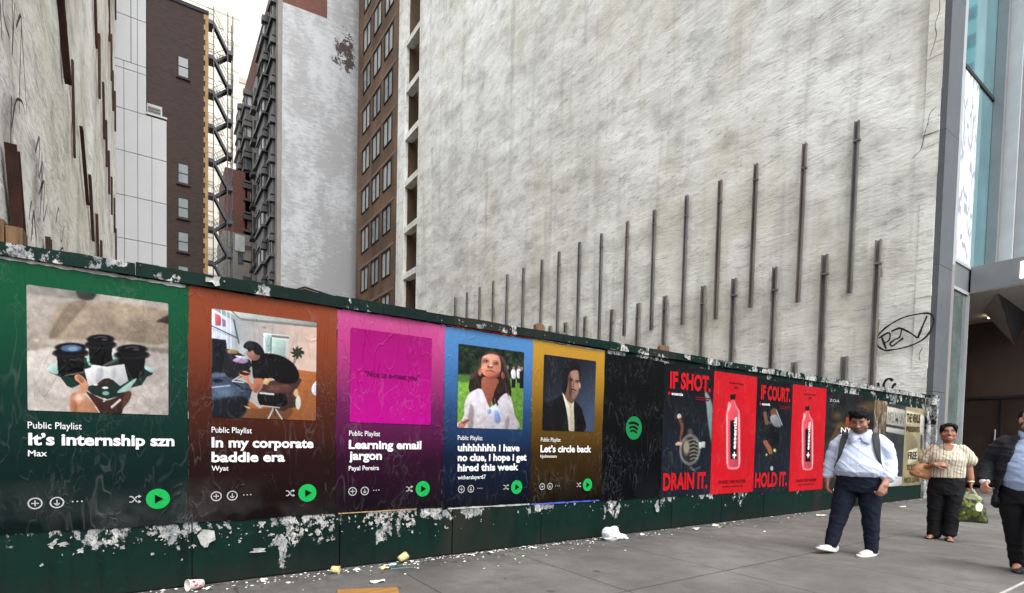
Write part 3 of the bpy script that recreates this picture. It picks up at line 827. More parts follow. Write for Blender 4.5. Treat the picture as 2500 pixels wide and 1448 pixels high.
# ================================================================== GREEN PLYWOOD HOARDING
def hoarding_mat(name, rail=False):
    t = NT(name)
    X, Z = t.axis('X'), t.axis('Z')
    big = t.noise(1.1, 4, .6)
    drip = t.noise(3.0, 5, .65, .2, sc3=(2.6, 1, .22))
    c = t.mix(t.ramp(big, .35, .65), S(8, 33, 27), S(7, 24, 21))
    c = t.mix(t.ramp(drip, .5, .68, 0, .75), c, S(8, 18, 17))
    c = t.mix(t.ramp(t.noise(14, 5, .7), .60, .72, 0, .5), c, S(34, 50, 46))
    rust = t.math('MULTIPLY', t.ramp(t.noise(.55, 4, .6, sc3=(1, 1, .3)), .56, .64), .55)
    c = t.mix(rust, c, S(42, 37, 34))
    # remnants of torn posters
    pe = t.noise(7.5, 8, .66, .4, sc3=(1.2, 1, .8))
    pe2 = t.noise(19, 6, .7, .2)
    clus = t.noise(1.7, 3, .55, .3, sc3=(1, 1, 1.1))
    if rail:
        z_d = t.math('ADD', t.ramp(X, 5.5, 10, -.02, .11), t.ramp(Z, 2.45, 2.34, -.02, .03))
    else:
        z_d = t.math('SUBTRACT', t.ramp(Z, .06, .47, -.24, .055), t.ramp(X, 3.5, 8, 0, .055))
    k = t.math('ADD', t.math('ADD', t.math('MULTIPLY', pe, .72), t.math('MULTIPLY', pe2, .28)), t.math('MULTIPLY', t.math('SUBTRACT', clus, .5), .85))
    k = t.math('ADD', k, z_d)
    msk = t.ramp(k, .560, .575)
    wht = t.mix(t.ramp(t.noise(5, 3), .4, .6), S(178, 176, 172), S(122, 124, 126))
    wht = t.mix(t.ramp(t.noise(22, 4, .7), .5, .68), wht, S(62, 64, 66))
    wht = t.mix(t.ramp(t.noise(2.2, 2), .66, .70, 0, .6), wht, S(146, 66, 76))
    wht = t.mix(t.ramp(t.noise(34, 5, .75, .6, sc3=(1, 1, .6)), .50, .60, 0, .85), wht, S(34, 42, 40))
    c = t.mix(msk, c, wht)
    grime = t.math('MULTIPLY', t.ramp(Z, .22, .0), t.ramp(t.noise(3, 5, .7), .3, .6))
    c = t.mix(t.math('MULTIPLY', grime, .8), c, S(30, 30, 28))
    t.inp(Base_Color=c, Roughness=t.ramp(msk, 0, 1, .5, .8))
    t.b.inputs['Specular IOR Level'].default_value = .07
    h = t.math('ADD', t.math('MULTIPLY', msk, 1.0), t.math('MULTIPLY', pe2, .35))
    h = t.math('ADD', h, t.math('MULTIPLY', drip, .4))
    t.bump(h, .55, .006)
    return t.m
M_hoard = hoarding_mat('green_painted_plywood')
M_rail = hoarding_mat('green_painted_rail', True)
fence = tag(empty('plywood_hoarding', (7, 0, 0)), 'dark green plywood hoarding with torn paper remnants along the pavement', 'fence')
seams = [-2.08 + 1.173 * i for i in range(16)]
seams[-1] = 15.25
for i, (a, b) in enumerate(zip(seams, seams[1:])):
    bm = nb()
    g = .0045
    q = random.uniform(-.004, .004)
    box(bm, a + g, b - g, -.012 + q, .02, .012, 2.36)
    bmesh.ops.bevel(bm, geom=[e for e in bm.edges], offset=.002, segments=1, affect='EDGES')
    wkid('plywood_panel', bm, M_hoard, fence)
bm = nb(); box(bm, -2.08, 15.25, .021, .05, 0, 2.30); wkid('backing_board', bm, M_gap, fence)
x = -2.1
k = 0
while x < 15.2:
    e = min(x + (2.35 if k else 2.0), 15.25)
    zt = 2.44 + random.uniform(-.006, .006)
    bm = nb(); n_ = 16
    # slightly bowed cap board
    for j in range(n_):
        a, b = x + (e - x) * j / n_, x + (e - x) * (j + 1) / n_
        ya = -.05 + .006 * math.sin(j * .7 + k)
        box(bm, a, b, ya, .06, 2.348, zt + .003 * math.sin(j * 1.1 + k * 2))
    bmesh.ops.remove_doubles(bm, verts=bm.verts, dist=.0005)
    wkid('cap_rail', bm, M_rail, fence)
    x = e + .004; k += 1
bm = nb()
for xx in [-1.5 + 2.346 * i for i in range(8)]: box(bm, xx, xx + .09, .052, .14, 0, 2.33)
wkid('rear_studs', bm, M_timber, fence)
# end return of the hoarding beside the granite pier
gate = tag(empty('hoarding_gate', (15.7, -.05, 0)), 'dark green boxed end post of the hoarding beside the granite pier', 'gate')
bm = nb(); box(bm, 15.26, 15.66, -.06, -.02, 0, 2.2); obj_g = wkid('gate_leaf', bm, M_rail, gate)
bm = nb(); box(bm, 15.25, 15.70, -.14, -.061, 2.203, 2.43); wkid('header_board', bm, M_rail, gate)
bm = nb(); box(bm, 15.53, 15.63, -.15, -.061, 0, 2.2); wkid('post', bm, M_rail, gate)
for nm, x0, x1, z0, ds in (('timber_stub', 3.77, 3.91, 2.3, 'short timber stud poking above the fence behind the yellow poster'), ('timber_stub', 5.98, 6.18, 2.3, 'short timber stud poking above the fence behind the black poster')):
    t = empty(nm, ((x0 + x1) / 2, .2, z0))
    bm = nb(); hw = (x1 - x0) / 2
    prism(bm, [(-hw, -.6), (hw, -.6), (hw, .24), (hw - .02, .265), (-hw + .03, .27), (-hw, .25)], 'y', -.045, .0); obj('plank', bm, M_timber, t)
    bm = nb(); box(bm, -hw + .03, hw - .02, .003, .05, -.6, .21); obj('plank', bm, M_timber, t)
    tag(t, ds, 'timber')
t = tag(empty('steel_stub', (4.35, .4, 2.2)), 'small square steel post stub above the fence behind the yellow poster', 'post')
bm = nb(); box(bm, -.05, .05, -.05, .05, 0, .36); obj('shaft', bm, M_steel, t)

# peeled scraps that stand off the boards
M_scrap = mat('torn_white_paper', S(134, 133, 131), .8, .3, 0, .5, 14, .4, 40, .004)
def scrap(x, z, w_, h_, y0, seed, ob=None, n=9):
    """one irregular curled scrap of paper"""
    rr = random.Random(seed)
    bm = ob or nb()
    c = bm.verts.new((x, y0, z))
    P = []
    for i in range(n):
        a = 2 * math.pi * i / n
        r = rr.uniform(.25, 1.15)
        P.append(bm.verts.new((x + w_ / 2 * r * math.cos(a), y0 - rr.uniform(.0, .016 if n < 12 else .007) * (1 if math.sin(a) < .3 else .3), z + h_ / 2 * r * math.sin(a))))
    for i in range(n): bm.faces.new((c, P[(i + 1) % n], P[i]))
    return bm
for (x, z, w_, h_, y0, ds) in ((.37, .36, .13, .22, -.02, 'large torn paper flap hanging below the orange poster'), (.41, 2.40, .11, .10, -.058, 'crumpled white paper flap on the fence top above the orange poster'),
                         (5.79, .33, .13, .19, -.02, 'torn white paper flap hanging below the black poster'), (6.3, 2.40, .16, .1, -.058, 'white paper flap on the fence top above the red slogan poster'), (.75, .24, .19, .05, -.02, 'long thin strip of torn paper low on the green boards')):
    bm = scrap(x, z, w_, h_, y0, x)
    o = obj('torn_paper', bm, M_scrap)
    mo = o.modifiers.new('thick', 'SOLIDIFY'); mo.thickness = .0012
    tag(o, ds, 'paper', 'torn paper flaps')
bm = nb()
for i in range(120):      # ragged layers of torn sheets in clusters under the posters
    cx, sp = random.choice([(-.55, .12), (-.25, .12), (.05, .12), (.1, .08), (.85, .15), (1.1, .15), (1.3, .08), (1.65, .1), (1.95, .1), (2.12, .05), (2.45, .06), (2.9, .06), (3.6, .3), (4.6, .3), (6.3, .5)])
    x = random.gauss(cx, sp); z = .46 - abs(random.gauss(0, .075)); s = random.uniform(.012, .045) * (1 if x < 2.3 else .6)
    if z < .12: continue
    scrap(x, z, s * random.uniform(.8, 2.0), s * random.uniform(.8, 1.9), -.0165 - random.random() * .004, i + 900, bm, 15)
for i in range(240):
    u = random.random()
    if u < .5:
        x = random.choice([random.uniform(-.9, 15), random.uniform(-.6, 2.6)]); z = .47 - abs(random.gauss(0, .10)); y0 = -.017
        if z < .03: continue
    else:
        x = random.uniform(-.9, 15) if random.random() < .5 else random.uniform(6.5, 14.5); z = random.uniform(2.33, 2.44); y0 = -.058
    s = random.uniform(.005, .018) * (2.2 if random.random() < .10 else 1)
    scrap(x, z, s * random.uniform(.6, 1.8), s * random.uniform(.7, 1.6), y0, i, bm, 6)
tag(obj('paper_scraps', bm, M_scrap), 'countless tiny scraps of torn paper stuck along the green fence', 'paper scraps', kind='stuff')

# ================================================================== POSTERS
K_PIC = .54
K_INK = .42      # pigment on cheap wheat-pasted paper is duller than screen colour
def crease(t, gloss=1.0, k=1.0):
    """wheat-paste wrinkles: branching ridges, mostly running down the sheet"""
    a = t.noise(3.6 * k, 2, .5, .7, sc3=(1.9, 1, .6))
    b = t.noise(8 * k, 3, .5, .8, sc3=(1.6, 1, .75))
    r1 = t.ramp(t.math('ABSOLUTE', t.math('SUBTRACT', a, .5)), .022, 0)
    r2 = t.ramp(t.math('ABSOLUTE', t.math('SUBTRACT', b, .5)), .03, 0)
    gate = t.ramp(t.noise(1.7, 3), .50, .66)
    h = t.math('ADD', t.math('MULTIPLY', t.math('MULTIPLY', r1, t.ramp(t.noise(1.3, 3), .40, .62)), .6), t.math('MULTIPLY', t.math('MULTIPLY', r2, gate), .35))
    h = t.math('ADD', h, t.math('MULTIPLY', t.noise(2.4, 3), .9))
    crumple = t.vor(7, 'F1', vec=t.mapping((1.3, 1, 1), vec=None))
    h = t.math('ADD', h, t.math('MULTIPLY', t.math('MULTIPLY', crumple, t.ramp(t.axis('Z'), .9, .55)), t.ramp(t.axis('X'), 2.0, .2, .1, .9)))
    t.bump(h, .55 * gloss, .012)
    t.crz = t.math('MULTIPLY', t.math('MAXIMUM', t.math('MULTIPLY', r1, t.ramp(t.noise(2.3, 3), .45, .65)), t.math('MULTIPLY', r2, gate)), 1.0)
def poster_mat(name, stops, rough=.38, k=1.0):
    t = NT(name)
    f = t.ramp(t.axis('Z'), .48, 2.34)
    c = t.cramp(t.math('ADD', f, t.math('MULTIPLY', t.math('SUBTRACT', t.noise(2.2, 4), .5), .05)), stops)
    crease(t, 1.0, k)
    # pale highlights along the creases are painted into the ink colour
    c = t.mix(t.math('MULTIPLY', t.crz, .045), t.mix(1.0, c, (K_INK, K_INK, K_INK, 1), 'MULTIPLY'), S(190, 190, 190))
    t.inp(Base_Color=c, Roughness=rough)
    loose = t.math('MULTIPLY', t.math('MULTIPLY', t.ramp(t.noise(1.5, 3), .44, .6), t.ramp(t.axis('Z'), .88, .58)), t.ramp(t.axis('X'), 1.6, .3, .12, 1))
    t.inp(Specular_IOR_Level=t.ramp(loose, 0, 1, .06, .75), Roughness=t.ramp(loose, 0, 1, rough, .24))
    return t.m
def print_mat(name, rough=.40):
    t = NT(name)
    n = t.t.nodes.new('ShaderNodeVertexColor'); n.layer_name = 'ink'
    crease(t)
    c = t.mix(t.math('MULTIPLY', t.crz, .045), t.mix(1.0, n.outputs['Color'], (K_PIC, K_PIC, K_PIC, 1), 'MULTIPLY'), S(190, 190, 190))  # wrinkle highlights mixed into the print colour as a pale tone
    t.inp(Base_Color=c, Roughness=rough)
    t.b.inputs['Specular IOR Level'].default_value = .07
    return t.m
def ink(name, col, rough=.45):
    col = tuple(x * .68 for x in col[:3]) + (1,)
    t = NT(name); t.b.inputs['Specular IOR Level'].default_value = .07; t.inp(Base_Color=t.mix(t.ramp(t.noise(9, 4), .35, .75, 0, .22), col, tuple(x * .7 for x in col[:3]) + (1,)), Roughness=rough); crease(t); return t.m
M_print = print_mat('printed_photo')
M_wht = ink('white_ink', S(232, 232, 232))
M_grey = ink('grey_ink', S(176, 176, 178))
M_blk = ink('black_ink', S(16, 12, 14))
M_quote = ink('plum_ink', S(84, 6, 70))
M_green = ink('bright_green_ink', S(26, 166, 80))
M_redink = ink('red_ink', S(186, 24, 32))
M_dred = ink('dark_red_ink', S(110, 16, 24))
M_logo = ink('logo_green_ink', S(26, 124, 68))

YS, YPIC, YTX, YTX2 = -.017, -.021, -.0252, -.0292
def sheet(name, x0, x1, z0, z1, m, par, y=YS, wob=.006):
    """pasted sheet with a hand-cut, slightly wavy edge"""
    n = 24
    bm = nb(); rows = []
    s = x0 * 7.3
    for j in range(n + 1):
        v = j / n
        row = []
        for i in range(n + 1):
            u = i / n
            x = x0 + (x1 - x0) * u; z = z0 + (z1 - z0) * v
            if i in (0, n): x += wob * (math.sin(v * 9 + s) + .6 * math.sin(v * 31 + s * 2)) * (1 if i else -1) * .6
            if j in (0, n): z += wob * (math.sin(u * 8 + s) + .7 * math.sin(u * 27 + s)) * .7
            row.append(bm.verts.new((x, y, z)))
        rows.append(row)
    for a, b in zip(rows, rows[1:]):
        for i in range(n): bm.faces.new((a[i], a[i + 1], b[i + 1], b[i]))
    # turned-back edges give the paper its thickness
    ed = [v for v in rows[0]], [v for v in rows[-1]]
    for r in ed:
        q = [bm.verts.new((v.co.x, y + .0025, v.co.z)) for v in r]
        for i in range(n): bm.faces.new((r[i], r[i + 1], q[i + 1], q[i]))
    for i in (0, n):
        q = [bm.verts.new((r[i].co.x, y + .0025, r[i].co.z)) for r in rows]
        for j in range(n): bm.faces.new((rows[j][i], rows[j + 1][i], q[j + 1], q[j]))
    return obj(name, bm, m, par)

def text(body, x0, x1, zb, cap, m, par, name, bold=.0, y=YTX, sx=None, lsp=1.0, italic=0.0):
    cu = bpy.data.curves.new('t', 'FONT'); cu.body = body; cu.size = 1.0; cu.offset = bold; cu.space_character = lsp
    cu.resolution_u = 3; cu.shear = italic
    o = bpy.data.objects.new('t', cu); C.objects.link(o)
    dg = bpy.context.evaluated_depsgraph_get()
    me = bpy.data.meshes.new_from_object(o.evaluated_get(dg))
    bpy.data.objects.remove(o); bpy.data.curves.remove(cu)
    n = len(me.vertices); co = np.empty(n * 3); me.vertices.foreach_get('co', co); co = co.reshape(-1, 3)
    a, b = co[:, 0].min(), co[:, 0].max()
    s = cap / (.682 + 2 * bold)
    k = (x1 - x0) / (b - a) if x1 is not None else s * (sx or 1)
    new = np.stack([x0 + (co[:, 0] - a) * k, np.full(n, y), zb + (co[:, 1] + bold) * s], 1)
    me.vertices.foreach_set('co', new.ravel()); me.update()
    me.name = name
    me.materials.clear(); me.materials.append(m)
    if ' ' in body and name in ('title_text', 'slogan_text'):
        # one object per word
        xs = np.sort(new[:, 0]); gp = np.diff(xs); thr = .10 * k
        cuts = list((xs[:-1] + xs[1:])[gp > thr] / 2); me.name = 'whole_line'
        P = [tuple(p.vertices) for p in me.polygons]
        for a_, b_ in zip([-1e9] + cuts, cuts + [1e9]):
            Fs = [p for p in P if a_ < new[p[0], 0] < b_]
            if not Fs: continue
            ids = sorted({i for p in Fs for i in p}); mp = {i: q for q, i in enumerate(ids)}
            pydata(name, [tuple(new[i]) for i in ids], [[mp[i] for i in p] for p in Fs], m, par)
        bpy.data.meshes.remove(me); return None
    ob = bpy.data.objects.new(name, me); C.objects.link(ob); ob.parent = par
    return ob

def disc(bm, x, z, r, y, n=28, r0=0.0, sx=1.0):
    O = [bm.verts.new((x + sx * r * math.cos(2 * math.pi * i / n), y, z + r * math.sin(2 * math.pi * i / n))) for i in range(n)]
    if r0 <= 0: bm.faces.new(O[::-1]); return
    I = [bm.verts.new((x + sx * r0 * math.cos(2 * math.pi * i / n), y, z + r0 * math.sin(2 * math.pi * i / n))) for i in range(n)]
    for i in range(n): bm.faces.new((O[i], I[i], I[(i + 1) % n], O[(i + 1) % n]))
def rect(bm, x0, x1, z0, z1, y):
    bm.faces.new([bm.verts.new(q) for q in ((x0, y, z0), (x1, y, z0), (x1, y, z1), (x0, y, z1))])
def seg(bm, a, b, w_, y):
    a, b = Vector((a[0], 0, a[1])), Vector((b[0], 0, b[1])); d = (b - a).normalized(); s = Vector((-d.z, 0, d.x)) * w_ / 2
    bm.faces.new([bm.verts.new((q.x, y, q.z)) for q in (a + s, b + s, b - s, a - s)])
def pline(bm, pts, w_, y):
    for a, b in zip(pts, pts[1:]): seg(bm, a, b, w_, y)

class Pic:
    """a printed photo painted on a fine grid: zoom-pixel outlines are un-projected to the flat sheet"""
    def __init__(s, quad, n, m, bg):
        q = np.array(quad, float)
        A = []
        for (u, v), (x, y) in zip(((0, 0), (1, 0), (1, 1), (0, 1)), q):
            A += [[u, v, 1, 0, 0, 0, -x * u, -x * v, x], [0, 0, 0, u, v, 1, -y * u, -y * v, y]]
        A = np.array(A); h = np.linalg.solve(A[:, :8], A[:, 8]); H = np.append(h, 1).reshape(3, 3)
        u, v = np.meshgrid(np.linspace(0, 1, n), np.linspace(0, 1, m))
        w_ = H[2, 0] * u + H[2, 1] * v + 1
        s.X = (H[0, 0] * u + H[0, 1] * v + H[0, 2]) / w_; s.Y = (H[1, 0] * u + H[1, 1] * v + H[1, 2]) / w_
        s.u, s.v, s.n, s.m = u, v, n, m
        s.px = abs(q[1, 0] - q[0, 0]) / n
        s.I = np.zeros((m, n, 3)) + np.array(bg, float)
    def blend(s, mask, col):
        s.I = s.I * (1 - mask[..., None]) + (np.asarray(col, float) * mask[..., None])
    def grad(s, c0, c1, f):
        f = np.clip(f, 0, 1)[..., None]; s.I = np.array(c0, float) * (1 - f) + np.array(c1, float) * f
    def poly(s, pts, col, a=1.0, smooth=True, tex=0.0, blur=0, vol=.22):
        P = np.array(pts, float)
        if smooth:
            o = []; n = len(P)
            for i in range(n):
                p0, p1, p2, p3 = P[i - 1], P[i], P[(i + 1) % n], P[(i + 2) % n]
                for t in (0, .25, .5, .75):
                    o.append(.5 * (2 * p1 + (p2 - p0) * t + (2 * p0 - 5 * p1 + 4 * p2 - p3) * t * t + (3 * p1 - p0 - 3 * p2 + p3) * t ** 3))
            P = np.array(o)
        acc = 0
        for ox, oy in ((-.25, -.25), (.25, -.25), (-.25, .25), (.25, .25)):
            X, Y = s.X + ox * s.px, s.Y + oy * s.px
            ins = np.zeros(X.shape, bool)
            for (x1, y1), (x2, y2) in zip(P, np.roll(P, -1, 0)):
                if y1 == y2: continue
                c = ((y1 > Y) != (y2 > Y)) & (X < (x2 - x1) * (Y - y1) / (y2 - y1) + x1)
                ins ^= c
            acc = acc + ins
        mk = acc / 4.0
        for _ in range(blur):
            p = np.pad(mk, 1, 'edge'); mk = (p[:-2, 1:-1] + p[2:, 1:-1] + p[1:-1, :-2] + p[1:-1, 2:] + 2 * p[1:-1, 1:-1]) / 6
        c = np.asarray(col, float)
        if tex: c = c * (1 + tex * (fbm(s.X / s.px / 7, s.Y / s.px / 7, 4, 5)[..., None] - .5) * 2)
        if vol:     # the printed photo's own tones: each form is paler up-left than down-right
            (x0, y0), (x1, y1) = P.min(0), P.max(0)
            g = 1 - vol * ((s.X - x0) / max(1, x1 - x0) - .5) - vol * ((s.Y - y0) / max(1, y1 - y0) - .5) + .10 * (fbm(s.X / s.px / 5, s.Y / s.px / 5, 3, int(abs(x0)) % 97) - .5)
            c = c * g[..., None]
        s.blend(mk * a, c)
    def ell(s, x, y, rx, ry, col, a=1.0, soft=.12, rot=0.0):
        dx, dy = s.X - x, s.Y - y; c, q = math.cos(rot), math.sin(rot)
        d = np.hypot((dx * c + dy * q) / rx, (-dx * q + dy * c) / ry)
        s.blend(np.clip((1 + soft - d) / (2 * soft), 0, 1) * a, col)
    def line(s, pts, w_, col, a=1.0):
        for (x1, y1), (x2, y2) in zip(pts, pts[1:]):
            L2 = (x2 - x1) ** 2 + (y2 - y1) ** 2
            t = np.clip(((s.X - x1) * (x2 - x1) + (s.Y - y1) * (y2 - y1)) / L2, 0, 1)
            d = np.hypot(s.X - x1 - t * (x2 - x1), s.Y - y1 - t * (y2 - y1))
            s.blend(np.clip((w_ / 2 + s.px * .5 - d) / s.px, 0, 1) * a, col)
    def tex(s, amp, fx, fy, seed=0, col=None):
        f = fbm(s.u * fx, s.v * fy, 5, seed) - .5
        if col is None: s.I = s.I * (1 + amp * 2 * f[..., None])
        else: s.blend(np.clip(f * 4, 0, 1) * amp, col)
    def make(s, name, x0, x1, z0, z1, y, par, m=None):
        n, m_ = s.n, s.m
        V = np.stack([x0 + (x1 - x0) * s.u, np.full(s.u.shape, y), z1 + (z0 - z1) * s.v], -1).reshape(-1, 3)
        idx = np.arange(n * m_).reshape(m_, n)
        F = np.stack([idx[:-1, :-1], idx[1:, :-1], idx[1:, 1:], idx[:-1, 1:]], -1).reshape(-1, 4)
        # trim the corner cells so the print has rounded corners
        k = max(2, int(n * .012)); keep = np.ones((m_ - 1, n - 1), bool)
        for a in range(k):
            for b in range(k):
                if math.hypot(k - a - .5, k - b - .5) > k:
                    for p, q in ((a, b), (a, -1 - b), (-1 - a, b), (-1 - a, -1 - b)): keep[p, q] = False
        F = F[keep.ravel()]
        o = pydata(name, V.tolist(), F.tolist(), m or M_print, par)
        ca = o.data.color_attributes.new('ink', 'FLOAT_COLOR', 'POINT')
        c = np.ones((n * m_, 4), np.float32); c[:, :3] = lin(np.clip(s.I, 0, 255)).reshape(-1, 3)
        ca.data.foreach_set('color', c.ravel())
        return o

# ---- print 1: a hand holding a carton tray of three black lidded cups
def pic_cups():
    p = Pic([(100, 50), (1497, 255), (1497, 1340), (120, 1300)], 210, 200, (176, 168, 160))
    p.grad((178, 170, 162), (172, 160, 148), (p.Y - 100) / 600)
    p.poly([(90, 40), (760, 130), (700, 200), (400, 180), (100, 130)], (120, 116, 112), .6, blur=6)
    p.poly([(600, 110), (780, 130), (760, 210), (640, 205)], (48, 46, 46), .9, blur=4)
    p.poly([(520, 230), (1497, 330), (1497, 640), (980, 610), (380, 590), (330, 540)], (150, 132, 112), .8, blur=10)
    p.poly([(330, 560), (520, 250), (700, 240), (420, 560)], (112, 98, 84), .7, blur=5)
    p.poly([(1380, 430), (1500, 370), (1500, 450), (1440, 440)], (42, 36, 34), .9, blur=3)
    p.poly([(110, 640), (500, 660), (1497, 690), (1497, 740), (900, 700), (110, 710)], (128, 120, 114), .6, blur=6)
    p.poly([(110, 720), (1497, 760), (1497, 1345), (110, 1320)], (192, 184, 180), .75, blur=12)
    p.tex(.22, 9, 9, 3); p.tex(.12, 34, 30, 4)
    # tray
    p.poly([(310, 900), (360, 850), (440, 820), (700, 780), (960, 760), (1240, 850), (1365, 910), (1340, 950), (1290, 970), (1240, 1050), (1180, 1065), (1110, 1080), (1050, 1150), (900, 1190), (760, 1140), (650, 1040), (560, 1080), (510, 1060), (440, 970), (340, 930)], (22, 46, 42), smooth=False)
    p.poly([(312, 890), (370, 840), (440, 830), (430, 900), (410, 945), (340, 925)], (176, 206, 200))
    p.poly([(1240, 850), (1368, 905), (1345, 930), (1280, 900)], (168, 200, 192))
    p.poly([(700, 770), (740, 780), (760, 860), (720, 850)], (150, 184, 176))
    p.poly([(960, 740), (1010, 770), (1000, 800), (960, 800)], (150, 184, 176))
    # back cup, left cup, right cup
    for (cx, ty, rw, by, bw, blue) in ((838, 600, 135, 850, 105, False), (545, 680, 158, 950, 125, True), (1145, 700, 150, 970, 115, False)):
        p.poly([(cx - rw * .9, ty + 40), (cx + rw * .9, ty + 40), (cx + bw, by - 20), (cx + bw * .6, by + 15), (cx - bw * .6, by + 15), (cx - bw, by - 20)], (10, 10, 12), smooth=False)
        p.ell(cx, ty + 62, rw * 1.13, 42, (20, 20, 24)); p.ell(cx, ty + 50, rw * 1.08, 36, (46, 46, 52)); p.ell(cx, ty + 44, rw * 1.06, 38, (12, 12, 16))
        p.ell(cx, ty, rw, 48, (28, 28, 36)); p.ell(cx, ty + 2, rw * .9, 40, (8, 8, 12))
        if blue: p.ell(cx + 5, ty + 8, rw * .66, 34, (78, 104, 140)); p.ell(cx + 20, ty + 12, 50, 20, (122, 152, 178))
        else: p.line([(cx - 60, ty - 12), (cx - 10, ty - 26), (cx + 60, ty - 18)], 10, (84, 86, 94), .8); p.ell(cx + 40, ty + 4, 30, 10, (64, 66, 74))
    p.line([(880, 855), (1000, 800)], 20, (92, 86, 78)); p.line([(490, 960), (690, 920)], 12, (108, 96, 84))
    # napkin
    p.poly([(680, 895), (740, 880), (760, 850), (900, 870), (1070, 845), (1110, 1010), (1030, 1060), (960, 1000), (880, 985), (800, 1040), (720, 1060)], (206, 206, 208), smooth=False)
    p.poly([(800, 900), (860, 890), (850, 990), (790, 1030)], (172, 172, 176), .8, blur=2); p.poly([(940, 880), (980, 870), (990, 960), (950, 980)], (178, 178, 182), .8, blur=2)
    p.poly([(850, 1000), (930, 985), (960, 1040), (880, 1070), (780, 1080)], (46, 36, 32)); p.ell(790, 1045, 22, 10, (230, 228, 224)); p.ell(885, 1077, 30, 10, (235, 235, 232))
    p.poly([(1110, 1030), (1190, 985), (1150, 1050), (1090, 1110), (1000, 1120)], (158, 192, 182)); p.ell(890, 1130, 34, 20, (128, 168, 156)); p.ell(880, 1195, 20, 14, (220, 224, 220))
    # hand: thumb, palm, curled fingers in shade
    p.poly([(590, 955), (640, 950), (700, 1010), (720, 1060), (700, 1120), (650, 1140), (700, 1160), (780, 1240), (800, 1330), (560, 1330), (545, 1160), (600, 1120), (640, 1080), (630, 1030), (590, 1000)], (196, 140, 108))
    p.poly([(545, 1160), (600, 1140), (610, 1330), (560, 1330)], (158, 100, 72), .8, blur=3)
    p.ell(625, 1175, 48, 32, (238, 212, 196), .8, .6)
    p.poly([(700, 1120), (760, 1140), (900, 1200), (1050, 1140), (1100, 1110), (1140, 1130), (1120, 1200), (1060, 1280), (1030, 1335), (830, 1330), (790, 1250)], (58, 34, 28))
    p.poly([(1060, 1180), (1110, 1110), (1140, 1125), (1110, 1210), (1060, 1260)], (96, 56, 46), .8, blur=2)
    p.line([(950, 1265), (1030, 1195)], 22, (206, 196, 190)); p.line([(870, 1210), (890, 1190)], 14, (200, 196, 190)); p.line([(790, 1260), (830, 1325)], 14, (220, 180, 160))
    p.poly([(600, 960), (640, 955), (680, 1010), (650, 1030), (610, 990)], (142, 84, 60), .7, blur=2)
    p.tex(.05, 60, 60, 8)
    return p
